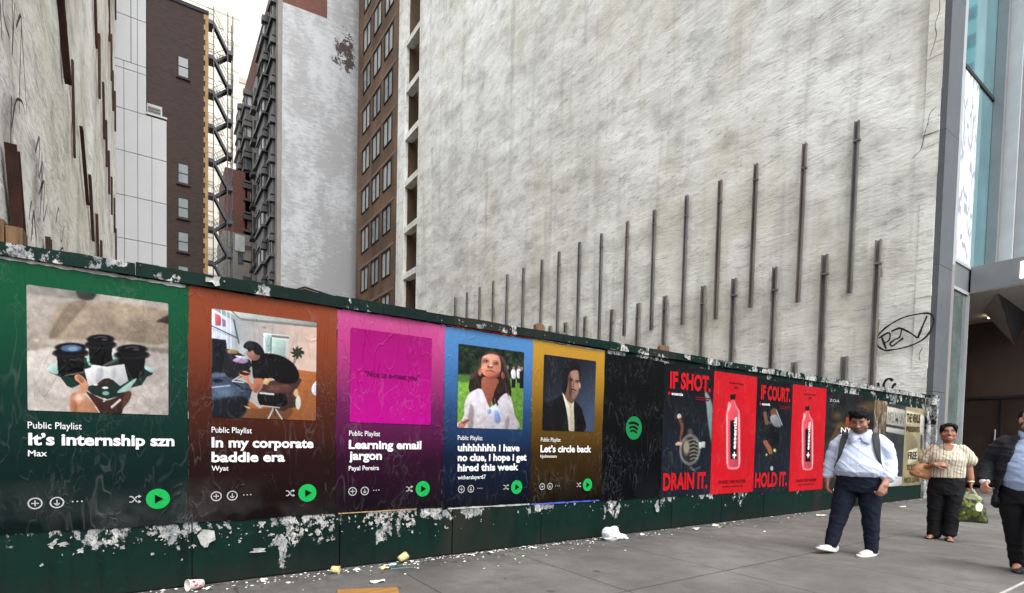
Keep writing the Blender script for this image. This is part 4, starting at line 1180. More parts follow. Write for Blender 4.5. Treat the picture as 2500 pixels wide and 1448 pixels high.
# ---- print 2: someone crouched on an office chair by a desk
def pic_office():
    p = Pic([(78, 105), (1272, 270), (1280, 1388), (85, 1345)], 170, 165, (150, 148, 150))
    p.grad((160, 168, 172), (214, 184, 170), (p.X - 300) / 900)
    p.poly([(200, 120), (1280, 240), (1280, 330), (420, 220)], (176, 180, 178), smooth=False); p.line([(300, 130), (400, 220), (1280, 310)], 14, (120, 124, 124)); p.line([(410, 235), (1280, 322)], 8, (104, 106, 104))
    p.poly([(70, 100), (330, 250), (350, 560), (250, 600), (70, 440)], (206, 216, 232), smooth=False)
    p.poly([(110, 150), (180, 190), (190, 300), (120, 300)], (196, 96, 104), smooth=False); p.poly([(190, 210), (235, 240), (240, 310), (200, 310)], (150, 120, 160), smooth=False)
    for x in (105, 185, 245, 290): p.line([(x, 110), (x + 10, 560)], 9, (236, 240, 246))
    p.line([(75, 300), (370, 440)], 12, (52, 58, 70)); p.line([(330, 240), (390, 500)], 16, (70, 76, 84)); p.line([(80, 330), (360, 450)], 8, (160, 170, 190))
    p.ell(440, 560, 50, 60, (190, 200, 208), .6, .6)
    p.poly([(668, 385), (965, 415), (940, 690), (668, 600)], (206, 212, 208), smooth=False); p.poly([(690, 400), (750, 410), (745, 600), (690, 600)], (160, 188, 184), smooth=False); p.poly([(770, 450), (930, 470), (915, 690), (760, 640)], (166, 190, 184), smooth=False)
    p.line([(758, 440), (756, 620)], 14, (92, 98, 98)); p.line([(770, 420), (950, 440)], 26, (120, 122, 118)); p.poly([(640, 305), (695, 312), (695, 332), (640, 326)], (140, 142, 142), smooth=False)
    p.poly([(1040, 800), (1285, 835), (1285, 1395), (85, 1350), (300, 1200), (500, 1150), (640, 1250), (900, 1100)], (172, 104, 58), smooth=False)
    for k in range(9): p.line([(1000, 860 + k * 60), (1285, 880 + k * 62)], 8, (140, 80, 42), .5)
    p.poly([(640, 1250), (1000, 1240), (900, 1400), (420, 1380), (500, 1250)], (90, 58, 38), .7, blur=4)
    p.line([(1025, 740), (1050, 650)], 9, (92, 66, 48)); p.line([(1010, 740), (1035, 640)], 8, (92, 66, 48))
    for a in range(9): p.ell(1060 + 46 * math.cos(a * .75), 610 + 44 * math.sin(a * .75), 34, 13, (34, 44, 30), 1, .2, a * .75 + .5)
    p.ell(1060, 600, 34, 40, (44, 54, 36))
    # desk, monitor, clutter
    p.poly([(80, 440), (245, 465), (260, 620), (310, 700), (300, 830), (200, 850), (80, 860)], (22, 24, 32), smooth=False)
    p.poly([(245, 560), (380, 600), (520, 690), (540, 760), (520, 860), (320, 920), (200, 840)], (30, 30, 36), smooth=False)
    p.poly([(280, 570), (390, 590), (360, 620), (270, 610)], (150, 120, 80)); p.poly([(320, 700), (400, 660), (500, 700), (440, 730)], (170, 140, 176)); p.poly([(350, 640), (500, 660), (520, 690), (400, 670)], (196, 198, 204))
    p.poly([(85, 850), (300, 900), (500, 960), (540, 1020), (500, 1150), (430, 1345), (85, 1350)], (52, 64, 84)); p.ell(230, 1060, 120, 70, (108, 128, 156), .8, .8)
    p.poly([(85, 1160), (480, 1120), (430, 1345), (85, 1345)], (20, 22, 28), .9, blur=5)
    p.line([(90, 870), (220, 860)], 44, (88, 102, 128)); p.line([(90, 1005), (290, 985)], 16, (170, 186, 206)); p.ell(150, 930, 60, 24, (20, 22, 30))
    p.line([(320, 930), (430, 860)], 10, (220, 222, 222)); p.line([(320, 935), (450, 950)], 12, (214, 214, 214)); p.line([(330, 950), (440, 1020), (540, 1040), (520, 1120), (440, 1300)], 12, (16, 16, 18))
    p.line([(520, 800), (545, 760)], 10, (210, 212, 212))
    # chair
    p.line([(800, 1230), (735, 1370)], 16, (196, 192, 188)); p.line([(800, 1230), (895, 1375)], 16, (190, 184, 178)); p.line([(800, 1230), (815, 1330)], 18, (60, 46, 42)); p.line([(470, 1225), (520, 1245)], 12, (190, 184, 180))
    # person: trousers, shoes, shirt, arms, head
    p.poly([(720, 940), (1080, 900), (1085, 980), (1010, 1080), (1060, 1110), (1070, 1220), (960, 1250), (900, 1280), (700, 1190), (610, 1100), (660, 1010)], (66, 42, 40))
    p.poly([(740, 990), (960, 980), (990, 1050), (760, 1060)], (104, 62, 56), .7, blur=3)
    p.poly([(610, 1090), (680, 1060), (900, 1080), (940, 1120), (930, 1220), (680, 1225), (620, 1170)], (14, 12, 14)); p.line([(640, 1070), (790, 1085)], 22, (206, 204, 206)); p.line([(650, 1215), (860, 1240)], 12, (190, 188, 190))
    p.ell(1075, 1180, 30, 82, (216, 208, 194)); p.ell(1050, 1070, 26, 44, (196, 170, 132))
    p.poly([(540, 690), (640, 640), (700, 615), (860, 640), (1000, 720), (1070, 820), (1080, 900), (1020, 960), (860, 955), (770, 900), (690, 915), (570, 910), (545, 800)], (12, 11, 14))
    p.poly([(570, 905), (680, 915), (660, 1000), (600, 1070), (540, 1030), (480, 930), (400, 860), (400, 830), (470, 820), (520, 850), (510, 910), (560, 970)], (190, 122, 96))
    p.poly([(390, 815), (450, 830), (520, 850), (480, 870), (400, 850)], (34, 32, 36)); p.poly([(600, 1000), (640, 960), (600, 1065), (550, 1035)], (142, 78, 58), .7, blur=2)
    p.poly([(480, 600), (560, 580), (630, 640), (610, 690), (550, 695), (500, 660)], (150, 104, 90)); p.poly([(440, 545), (470, 490), (530, 475), (620, 510), (680, 600), (650, 640), (590, 630), (545, 590), (500, 600), (490, 575)], (20, 22, 30)); p.ell(548, 610, 14, 26, (176, 122, 104)); p.line([(500, 590), (535, 578)], 7, (20, 20, 24))
    p.poly([(690, 905), (770, 905), (720, 980), (670, 960)], (206, 168, 120), smooth=False); p.poly([(1235, 990), (1285, 940), (1285, 1100), (1230, 1060)], (220, 226, 236))
    p.tex(.08, 20, 20, 12)
    return p
# ---- print 4: a child in a pale blouse looking up, on grass
def pic_child():
    p = Pic([(118, 58), (1085, 160), (1058, 1325), (110, 1305)], 120, 122, (30, 42, 26))
    p.grad((26, 38, 26), (20, 34, 24), (p.Y - 60) / 400)
    p.tex(.9, 14, 16, 21); p.tex(.5, 16, 18, 33, (62, 104, 66))
    p.poly([(110, 530), (500, 560), (1080, 560), (1080, 1330), (110, 1330)], (104, 150, 58), smooth=False, blur=4)
    p.poly([(110, 520), (500, 540), (480, 620), (110, 620)], (66, 106, 48), .8, blur=3)
    p.tex(.25, 30, 40, 25)
    for x, y, h, a in ((835, 380, 250, 0), (925, 390, 310, 1), (1005, 380, 250, 1), (1045, 390, 320, 0)):
        p.poly([(x - 34, y + 60), (x + 34, y + 60), (x + 30, y + h), (x - 26, y + h)], (18, 18, 22), smooth=False); p.ell(x, y + 20, 20, 30, (164, 126, 112))
        if a: p.poly([(x - 30, y + 50), (x + 26, y + 50), (x + 34, y + 160), (x - 24, y + 168)], (226, 226, 230))
    hair = (42, 30, 28)
    p.poly([(430, 290), (500, 190), (600, 155), (720, 190), (800, 290), (830, 420), (880, 620), (890, 830), (800, 800), (740, 960), (640, 970), (610, 880), (660, 760), (700, 640), (480, 560), (480, 700), (400, 740), (330, 760), (320, 810), (270, 740), (280, 620), (330, 480), (400, 400)], hair)
    p.poly([(430, 290), (400, 400), (300, 520), (270, 600), (340, 560), (430, 450)], (96, 76, 66), .8, blur=2); p.poly([(700, 220), (800, 300), (880, 600), (840, 560), (770, 360)], (104, 84, 74), .7, blur=2); p.poly([(500, 195), (640, 165), (700, 200), (560, 215)], (88, 66, 58), .8, blur=2)
    p.poly([(470, 560), (700, 580), (660, 760), (610, 880), (570, 1000), (470, 790)], (150, 84, 68)); p.poly([(720, 860), (800, 800), (760, 900), (720, 920)], (170, 104, 88))
    p.poly([(470, 250), (560, 205), (680, 215), (730, 300), (735, 420), (710, 500), (650, 560), (560, 550), (480, 510), (450, 430), (450, 330)], (214, 146, 122))
    p.poly([(520, 440), (640, 470), (700, 470), (680, 540), (600, 560), (510, 520)], (190, 108, 86), .8, blur=4)
    p.ell(432, 470, 26, 62, (196, 122, 100)); p.ell(770, 520, 24, 56, (176, 106, 92))
    p.ell(522, 318, 34, 20, (150, 92, 78), .7, .5); p.ell(660, 348, 32, 22, (150, 92, 78), .7, .5); p.ell(522, 316, 24, 12, (206, 190, 184)); p.ell(660, 346, 23, 13, (206, 190, 184)); p.ell(526, 312, 13, 13, (40, 26, 26)); p.ell(662, 342, 13, 13, (40, 26, 26)); p.line([(494, 306), (522, 299), (552, 306)], 7, (60, 36, 34)); p.line([(632, 330), (662, 328), (690, 346)], 7, (60, 36, 34)); p.line([(484, 282), (520, 268), (562, 270)], 11, (112, 70, 60), .7); p.line([(630, 296), (668, 300), (706, 326)], 11, (112, 70, 60), .7); p.ell(600, 300, 60, 60, (226, 164, 142), .4, .7); p.ell(690, 430, 40, 60, (188, 112, 92), .6, .7)
    p.ell(520, 312, 44, 26, (112, 62, 52), .75, .5); p.ell(660, 344, 40, 28, (112, 62, 52), .75, .5); p.ell(524, 306, 20, 13, (30, 20, 20)); p.ell(662, 338, 20, 13, (30, 20, 20)); p.ell(512, 308, 8, 7, (214, 200, 196)); p.ell(650, 340, 8, 7, (214, 200, 196))
    p.ell(590, 250, 90, 34, (236, 180, 156), .6, .6); p.ell(495, 400, 30, 40, (232, 164, 142), .6, .6); p.ell(650, 430, 34, 34, (214, 140, 118), .5, .6); p.ell(585, 330, 18, 50, (232, 174, 150), .6, .5)
    p.poly([(640, 520), (720, 470), (700, 560), (560, 575), (500, 540), (560, 545)], (132, 70, 56), .7, blur=2)
    for k in range(14):
        a = k / 13; p.line([(470 - 60 * a + 40 * (k % 3), 260 + 30 * a), (400 - 70 * a, 480 + 20 * (k % 2)), (330 + 90 * (k % 4) / 3, 700)], 5, (92, 74, 64) if k % 2 else (24, 16, 16), .45)
        p.line([(720 + 50 * a, 240 + 50 * a), (770 + 50 * a, 480), (700 + 160 * a, 760 + 30 * (k % 3))], 5, (100, 82, 72) if k % 3 == 0 else (26, 18, 18), .5)
    p.ell(580, 395, 46, 26, (150, 76, 62)); p.ell(588, 374, 24, 15, (244, 196, 176)); p.ell(562, 404, 9, 6, (70, 30, 28)); p.ell(606, 410, 9, 6, (70, 30, 28)); p.line([(520, 462), (560, 450), (600, 450), (645, 475)], 13, (112, 48, 44))
    p.ell(530, 240, 30, 14, (236, 182, 160), .7, .5); p.ell(480, 410, 24, 30, (232, 160, 140), .6, .6)
    bl = (208, 202, 210)
    p.poly([(460, 740), (570, 1000), (640, 970), (800, 790), (890, 860), (940, 1100), (965, 1325), (110, 1310), (200, 1160), (215, 960), (260, 830), (340, 760)], bl, tex=.10)
    p.poly([(300, 960), (350, 1050), (330, 1310), (270, 1300), (260, 1150)], (120, 108, 104), .7, blur=3); p.poly([(810, 1150), (860, 1130), (850, 1320), (800, 1300)], (128, 118, 120), .7, blur=3)
    p.poly([(550, 1060), (620, 980), (690, 1000), (720, 1080), (740, 1200), (650, 1250), (640, 1120), (570, 1120)], (196, 206, 232)); p.poly([(640, 1080), (700, 1060), (740, 1200), (660, 1230)], (112, 134, 186), .8, blur=2); p.poly([(545, 1050), (590, 1020), (600, 1080), (560, 1110)], (124, 140, 186), .8, blur=2)
    p.poly([(120, 1270), (180, 1200), (270, 1180), (240, 1260), (200, 1310), (120, 1310)], (186, 124, 104)); p.line([(190, 1240), (270, 1195)], 20, (110, 44, 40)); p.poly([(180, 1190), (215, 1120), (220, 1180), (190, 1210)], (220, 214, 214))
    p.line([(700, 660), (650, 800), (690, 960)], 30, (30, 20, 20), .8); p.line([(800, 640), (850, 820)], 26, (80, 62, 54), .6)
    for k in range(20):
        x = 240 + (k * 137) % 640; y = 860 + (k * 71) % 400
        p.line([(x, y), (x + 30 - (k % 5) * 14, y + 60)], 9, (232, 228, 234) if k % 2 else (160, 152, 162), .4)
    p.tex(.08, 26, 28, 17)
    return p
# ---- print 5: a studio portrait in a dark suit
def pic_portrait():
    p = Pic([(1395, 203), (2155, 328), (2100, 1368), (1345, 1320)], 96, 120, (40, 46, 62))
    p.grad((26, 28, 38), (64, 76, 100), (p.Y - 300) / 900 + (p.X - 1900) / 1200)
    p.poly([(1345, 960), (1480, 900), (1640, 810), (1660, 770), (1820, 900), (1900, 980), (1940, 1080), (1945, 1370), (1340, 1340)], (18, 17, 20))
    p.poly([(1650, 770), (1690, 840), (1760, 930), (1815, 900), (1810, 1010), (1810, 1370), (1740, 1370), (1720, 1150), (1690, 960)], (206, 198, 178)); p.line([(1765, 960), (1775, 1350)], 22, (168, 158, 138), .8); p.line([(1690, 850), (1750, 960), (1770, 990)], 10, (150, 142, 124))
    p.poly([(1700, 700), (1860, 760), (1820, 900), (1765, 940), (1690, 830)], (112, 80, 66))
    p.poly([(1735, 520), (1780, 450), (1880, 450), (1905, 560), (1900, 690), (1880, 790), (1830, 870), (1780, 860), (1740, 780), (1725, 640)], (150, 112, 94)); p.poly([(1735, 520), (1770, 470), (1790, 640), (1780, 860), (1735, 760)], (78, 54, 46), .85, blur=3)
    p.poly([(1655, 560), (1665, 420), (1740, 330), (1850, 330), (1915, 400), (1910, 480), (1860, 450), (1780, 470), (1740, 540), (1730, 660), (1690, 800), (1650, 760)], (22, 19, 20)); p.ell(1905, 680, 14, 40, (196, 160, 142)); p.poly([(1895, 450), (1920, 480), (1915, 640), (1900, 600)], (24, 20, 20))
    p.ell(1855, 640, 40, 120, (184, 144, 122), .6, .6); p.ell(1780, 600, 30, 20, (60, 40, 36), .8, .4); p.ell(1868, 622, 28, 20, (66, 44, 40), .8, .4); p.line([(1752, 574), (1802, 582)], 13, (24, 18, 18)); p.line([(1846, 598), (1896, 606)], 12, (28, 20, 20)); p.line([(1825, 610), (1810, 700)], 14, (110, 76, 62)); p.line([(1780, 730), (1815, 735), (1850, 755)], 16, (38, 26, 24)); p.line([(1785, 770), (1830, 785)], 9, (100, 54, 50)); p.ell(1850, 700, 20, 40, (176, 136, 116), .6, .6); p.ell(1830, 520, 40, 30, (170, 130, 110), .6, .6)
    p.tex(.06, 14, 14, 19)
    return p

def player_icons(x, par, gx):
    """round add / download / more / shuffle icons and the green play button; x = left edge of the picture"""
    z = .708 - .009 * gx
    def ring_icon(xc, kind):
        bm = nb(); disc(bm, xc, z, .040, YTX, 26, .0315)
        if kind == 'add': rect(bm, xc - .02, xc + .02, z - .0035, z + .0035, YTX); rect(bm, xc - .0035, xc + .0035, z - .02, z - .0036, YTX); rect(bm, xc - .0035, xc + .0035, z + .0036, z + .02, YTX)
        else: rect(bm, xc - .0035, xc + .0035, z - .012, z + .02, YTX); pline(bm, [(xc - .015, z - .004), (xc, z - .019)], .007, YTX); pline(bm, [(xc + .001, z - .019), (xc + .015, z - .004)], .007, YTX)
        obj(kind + '_icon', bm, M_grey, par)
    ring_icon(x + .034, 'add'); ring_icon(x + .150, 'download')
    bm = nb()
    for k in range(3): disc(bm, x + .236 + k * .026, z + .002, .0055, YTX, 10)
    obj('more_icon', bm, M_grey, par)
    bm = nb(); s = x + .60
    pline(bm, [(s - .034, z + .022), (s - .016, z + .022), (s + .012, z - .018), (s + .024, z - .018)], .008, YTX)
    pline(bm, [(s - .034, z - .018), (s - .016, z - .018), (s - .006, z - .004)], .008, YTX - .0003); pline(bm, [(s + .003, z + .009), (s + .012, z + .022), (s + .024, z + .022)], .008, YTX - .0003)
    for dz in (.022, -.018): bm.faces.new([bm.verts.new(q) for q in ((s + .022, YTX - .0005, z + dz - .013), (s + .04, YTX - .0005, z + dz), (s + .022, YTX - .0005, z + dz + .013))])
    obj('shuffle_icon', bm, M_grey, par)
    bm = nb(); disc(bm, x + .745, z - .002, .077, YTX, 40)
    b = obj('play_button', bm, M_green, par)
    bm = nb(); c = x + .745; bm.faces.new([bm.verts.new(q) for q in ((c - .02, YTX2, z - .034), (c + .036, YTX2, z - .002), (c - .02, YTX2, z + .030))])
    obj('play_triangle', bm, M_blk, b)

def poster(x0, x1, z0, z1, stops, label, k=1.0):
    t = empty('poster', (0, 0, 0))
    sheet('sheet', x0, x1, z0, z1, poster_mat('poster_paper', stops, .36, k), t)
    tag(t, label, 'poster', 'pasted posters in a row on the green hoarding')
    return t
BOLD = .034
# 1 green
t = poster(-.945, .238, .505, 2.345, [(0, S(8, 24, 24)), (.3, S(12, 42, 38)), (.55, S(14, 60, 50)), (.86, S(12, 92, 58)), (1, S(13, 98, 61))], 'green poster showing black coffee cups in a tray, leftmost in the row')
pic_cups().make('picture', -.705, .108, 1.342, 2.183, YPIC, t)
text('Public Playlist', -.705, -.415, 1.219, .046, M_wht, t, 'heading_text', .004)
text("It\u2019s internship szn", -.703, .147, 1.105, .084, M_wht, t, 'title_text', BOLD)
text('Max', -.705, -.606, 1.030, .042, M_wht, t, 'author_text', .010)
player_icons(-.705, t, 0)
# 2 orange
t = poster(.24, 1.392, .508, 2.343, [(0, S(16, 8, 10)), (.3, S(44, 20, 18)), (.55, S(92, 42, 28)), (.85, S(156, 74, 44)), (1, S(160, 78, 46))], 'rust orange poster showing someone crouched on an office chair')
pic_office().make('picture', .40, 1.212, 1.340, 2.19, YPIC, t)
text('Public Playlist', .40, .694, 1.216, .046, M_wht, t, 'heading_text', .004)
text('In my corporate', .40, 1.193, 1.098, .082, M_wht, t, 'title_text', BOLD)
text('baddie era', .40, .955, .980, .084, M_wht, t, 'title_text', BOLD)
text('Wyat', .40, .522, .912, .040, M_wht, t, 'author_text', .010)
player_icons(.40, t, 0)
# 3 pink
t = poster(1.394, 2.482, .505, 2.34, [(0, S(10, 6, 14)), (.28, S(52, 14, 44)), (.55, S(122, 34, 98)), (.85, S(214, 72, 150)), (1, S(226, 92, 162))], 'pink and purple poster with a plain magenta square')
def pic_mag():
    p = Pic([(0, 0), (100, 0), (100, 100), (0, 100)], 120, 120, (196, 8, 146)); p.grad((164, 2, 112), (188, 2, 140), p.v); return p
pic_mag().make('picture', 1.514, 2.336, 1.336, 2.19, YPIC, t)
text('\u201cNice to e-meet you\u201d', 1.648, 2.204, 1.762, .054, M_quote, t, 'quote_text', .018)
text('Public Playlist', 1.510, 1.806, 1.213, .046, M_wht, t, 'heading_text', .004)
text('Learning email', 1.508, 2.236, 1.092, .082, M_wht, t, 'title_text', BOLD)
text('jargon', 1.512, 1.826, .992, .082, M_wht, t, 'title_text', BOLD)
text('Payal Pereira', 1.510, 1.800, .896, .042, M_wht, t, 'author_text', .010)
player_icons(1.514, t, .5)
# 4 blue
t = poster(2.484, 3.602, .482, 2.328, [(0, S(6, 10, 22)), (.3, S(18, 34, 62)), (.55, S(44, 80, 130)), (.85, S(84, 146, 212)), (1, S(98, 160, 222))], 'blue poster showing a child looking up on grass')
pic_child().make('picture', 2.640, 3.478, 1.318, 2.174, YPIC, t)
text('Public Playlist', 2.648, 2.952, 1.192, .046, M_wht, t, 'heading_text', .004)
text('uhhhhhhh i have', 2.65, 3.441, 1.075, .078, M_wht, t, 'title_text', BOLD)
text('no clue, i hope i get', 2.652, 3.542, .972, .078, M_wht, t, 'title_text', BOLD)
text('hired this week', 2.654, 3.432, .866, .078, M_wht, t, 'title_text', BOLD)
text('witherslayer67', 2.656, 3.0, .783, .042, M_wht, t, 'author_text', .010)
player_icons(2.668, t, 3)
# 5 yellow
t = poster(3.604, 4.728, .478, 2.325, [(0, S(14, 10, 6)), (.3, S(66, 46, 14)), (.55, S(122, 88, 26)), (.85, S(204, 152, 46)), (1, S(222, 170, 62))], 'mustard yellow poster showing a suited portrait')
pic_portrait().make('picture', 3.762, 4.580, 1.318, 2.182, YPIC, t)
text('Public Playlist', 3.741, 4.037, 1.190, .046, M_wht, t, 'heading_text', .004)
text('Let\u2019s circle back', 3.739, 4.537, 1.066, .082, M_wht, t, 'title_text', BOLD)
text('hjohnsonn', 3.741, 3.982, 1.004, .036, M_wht, t, 'author_text', .010)
player_icons(3.744, t, 4)
# 6 black with a round green emblem
t = poster(4.73, 5.868, .452, 2.30, [(0, S(6, 8, 16)), (.5, S(8, 9, 13)), (1, S(10, 11, 14))], 'plain black poster with a round green emblem', 1.2)
bm = nb(); disc(bm, 5.288, 1.386, .152, YTX, 48); lg = obj('emblem', bm, M_logo, t)
for r, dz, w_, hw in ((.36, .052, .030, .096), (.34, -.002, .026, .080), (.33, -.05, .022, .066)):
    bm = nb(); pts = []
    for i in range(13):
        a = -1 + 2 * i / 12; x = 5.288 + a * hw - .006; z = 1.386 + dz + .016 - .022 * a * a - .010 * a; pts.append((x, z))
    pline(bm, pts, w_, YTX2); obj('emblem_bar', bm, M_blk, lg)

# sports drink posters: two dark slogan sheets and two red bottle sheets
Z4 = [(560, 220), (975, 290), (962, 1270), (560, 1275)]
def slogan_pic(n, quad):
    p = Pic(quad, n, int(n * 1.7), (18, 20, 26)); p.grad((16, 16, 20), (26, 32, 44), p.v * 1.2); p.tex(.25, 4, 9, 31); return p
def pic_shot():
    p = slogan_pic(90, [(610, 215), (975, 290), (960, 1275), (565, 1275)])
    p.poly([(910, 440), (970, 560), (972, 860), (940, 700), (925, 560)], (150, 172, 170), .8, blur=2)
    p.ell(716, 622, 16, 20, (196, 190, 186)); p.line([(722, 645), (740, 700), (735, 760)], 22, (110, 70, 50)); p.line([(730, 760), (725, 830)], 14, (120, 60, 48)); p.poly([(686, 838), (720, 822), (745, 850), (700, 852)], (196, 160, 140)); p.ell(800, 750, 20, 26, (110, 96, 84), .7, .4)
    p.poly([(870, 838), (918, 834), (918, 880), (870, 886)], (190, 196, 198), smooth=False)
    p.ell(800, 893, 78, 118, (214, 212, 206)); p.ell(800, 893, 70, 110, (40, 38, 36)); p.ell(772, 870, 24, 60, (170, 164, 138), .8, .3)
    for k in range(6): p.line([(785 + k * 4, 820 + k * 30), (830, 810 + k * 30), (862, 830 + k * 28)], 9, (150, 146, 138), .8)
    p.line([(790, 1010), (830, 1060), (880, 1040)], 16, (86, 90, 96), .7); p.line([(800, 1040), (850, 1080)], 10, (110, 112, 116), .6)
    return p
def pic_court():
    p = slogan_pic(76, [(1350, 345), (1632, 390), (1592, 1250), (1308, 1250)])
    p.ell(1478, 620, 26, 36, (112, 76, 58)); p.poly([(1450, 650), (1500, 640), (1540, 720), (1500, 735), (1460, 700)], (158, 160, 166), .8, blur=1)
    p.line([(1500, 600), (1545, 720)], 6, (180, 180, 184)); p.line([(1500, 600), (1525, 730)], 5, (150, 150, 156)); p.line([(1408, 620), (1420, 700)], 26, (124, 84, 64)); p.line([(1415, 690), (1450, 700)], 16, (110, 74, 58))
    p.poly([(1420, 740), (1500, 740), (1520, 860), (1440, 880), (1410, 830)], (14, 14, 18)); p.line([(1410, 850), (1440, 900), (1450, 930)], 34, (150, 92, 66)); p.ell(1484, 918, 10, 12, (206, 220, 120)); p.ell(1418, 950, 8, 8, (180, 200, 110)); p.ell(1460, 1060, 12, 18, (180, 186, 190))
    return p
def pic_bottle(n, quad, cx, top, bot, hw, dark):
    p = Pic(quad, n, int(n * 1.7), (206, 22, 36)); p.tex(.07, 5, 8, 41)
    H = bot - top
    def yy(f): return top + H * f
    sh = [(-.26, .04), (.26, .04), (.3, .11), (.5, .16), (.9, .22), (1, .3), (1, .9), (.85, .98), (.5, 1), (-.5, 1), (-.85, .98), (-1, .9), (-1, .3), (-.9, .22), (-.5, .16), (-.3, .11)]
    p.poly([(cx + a * hw, yy(b)) for a, b in sh], (232, 150, 158), smooth=False, vol=0); p.poly([(cx + a * hw * .8, yy(b * .96 + .02)) for a, b in sh], (212, 60, 74), .8, smooth=False, blur=1)
    for s in (-.82, .82): p.line([(cx + s * hw, yy(.27)), (cx + s * hw, yy(.93))], hw * .12, (244, 214, 216), .8)
    p.poly([(cx - hw * .4, yy(0)), (cx + hw * .4, yy(0)), (cx + hw * .34, yy(.075)), (cx - hw * .34, yy(.075))], (24, 18, 20), smooth=False)
    p.poly([(cx - hw * .42, yy(.35)), (cx + hw * .5, yy(.35)), (cx + hw * .5, yy(.87)), (cx - hw * .42, yy(.87))], (22, 16, 20), smooth=False)
    p.poly([(cx - hw * .62, yy(.1)), (cx - hw * .3, yy(.14)), (cx - hw * .5, yy(.2)), (cx - hw * .8, yy(.24))], (250, 226, 228), .7, blur=1)
    return p
def rot_text(body, xc, z0, z1, h, m, par, name, bold):
    o = text(body, 0, z1 - z0, 0, h, m, par, name, bold, y=0)
    n = len(o.data.vertices); co = np.empty(n * 3); o.data.vertices.foreach_get('co', co); co = co.reshape(-1, 3)
    new = np.stack([xc - co[:, 2], np.full(n, YTX), z0 + co[:, 0]], 1)
    o.data.vertices.foreach_set('co', new.ravel()); o.data.update(); return o
def cross(bm, x, z, r, y):
    rect(bm, x - r, x + r, z - r * .32, z + r * .32, y); rect(bm, x - r * .32, x + r * .32, z + r * .321, z + r, y); rect(bm, x - r * .32, x + r * .32, z - r, z - r * .321, y)
def slogan(x0, x1, z0, z1, pic, a, b, label):
    t = tag(empty('poster', (0, 0, 0)), label, 'poster', 'pasted posters in a row on the green hoarding')
    pic.make('sheet', x0, x1, z0, z1, YS, t)
    W = x1 - x0
    text(a, x0 + .10 * W, x0 + .93 * W, z1 - .335, .235, M_redink, t, 'slogan_text', .045)
    text(b, x0 + .03 * W, x0 + .93 * W, z0 + .09, .245, M_redink, t, 'slogan_text', .045)
    bm = nb(); cross(bm, x0 + .09 * W, z1 - .405, .028, YTX); obj('cross_mark', bm, M_redink, t)
    text('essentia', x0 + .14 * W, x0 + .36 * W, z1 - .425, .045, M_wht, t, 'small_text', .02)
    bm = nb()
    for k in range(2): rect(bm, x0 + .62 * W, x0 + (.95 - .04 * k) * W, z1 - .43 - k * .03, z1 - .415 - k * .03, YTX)
    obj('small_print', bm, M_dred, t)
    return t
slogan(5.87, 6.985, .448, 2.285, pic_shot(), 'IF SHOT.', 'DRAIN IT.', 'dark poster with red words about a shot and a basketball hoop')
slogan(8.14, 9.235, .41, 2.262, pic_court(), 'IF COURT.', 'HOLD IT.', 'dark poster with red words about a court and a tennis player')
def bottle_poster(x0, x1, z0, z1, pic, label):
    t = tag(empty('poster', (0, 0, 0)), label, 'poster', 'pasted posters in a row on the green hoarding')
    pic.make('sheet', x0, x1, z0, z1, YS - .003, t)
    xc = (x0 + x1) / 2
    rot_text('essentia', xc + .045, 1.12, 1.62, .085, M_wht, t, 'bottle_text', .035)
    bm = nb(); cross(bm, xc + .01, 1.03, .05, YTX); obj('cross_mark', bm, M_wht, t)
    text('CHASE THE WATER', xc - .38, xc + .36, z0 + .155, .05, M_dred, t, 'footer_text', .03)
    bm = nb(); rect(bm, xc - .28, xc + .28, z0 + .10, z0 + .115, YTX); rect(bm, xc - .2, xc + .2, z1 - .15, z1 - .135, YTX); rect(bm, xc - .05, xc + .05, z1 - .22, z1 - .19, YTX); obj('small_print', bm, M_dred, t)
bottle_poster(6.99, 8.135, .442, 2.275, pic_bottle(84, [(1005, 285), (1350, 345), (1305, 1255), (965, 1265)], 1152, 478, 1072, 56, 0), 'bright red poster with a pink water bottle beside the hoop poster')
bottle_poster(9.24, 10.435, .40, 2.245, pic_bottle(70, [(1635, 390), (1900, 430), (1868, 1235), (1592, 1240)], 1747, 560, 1072, 46, 0), 'red bottle poster just left of the man in the pale blue shirt')

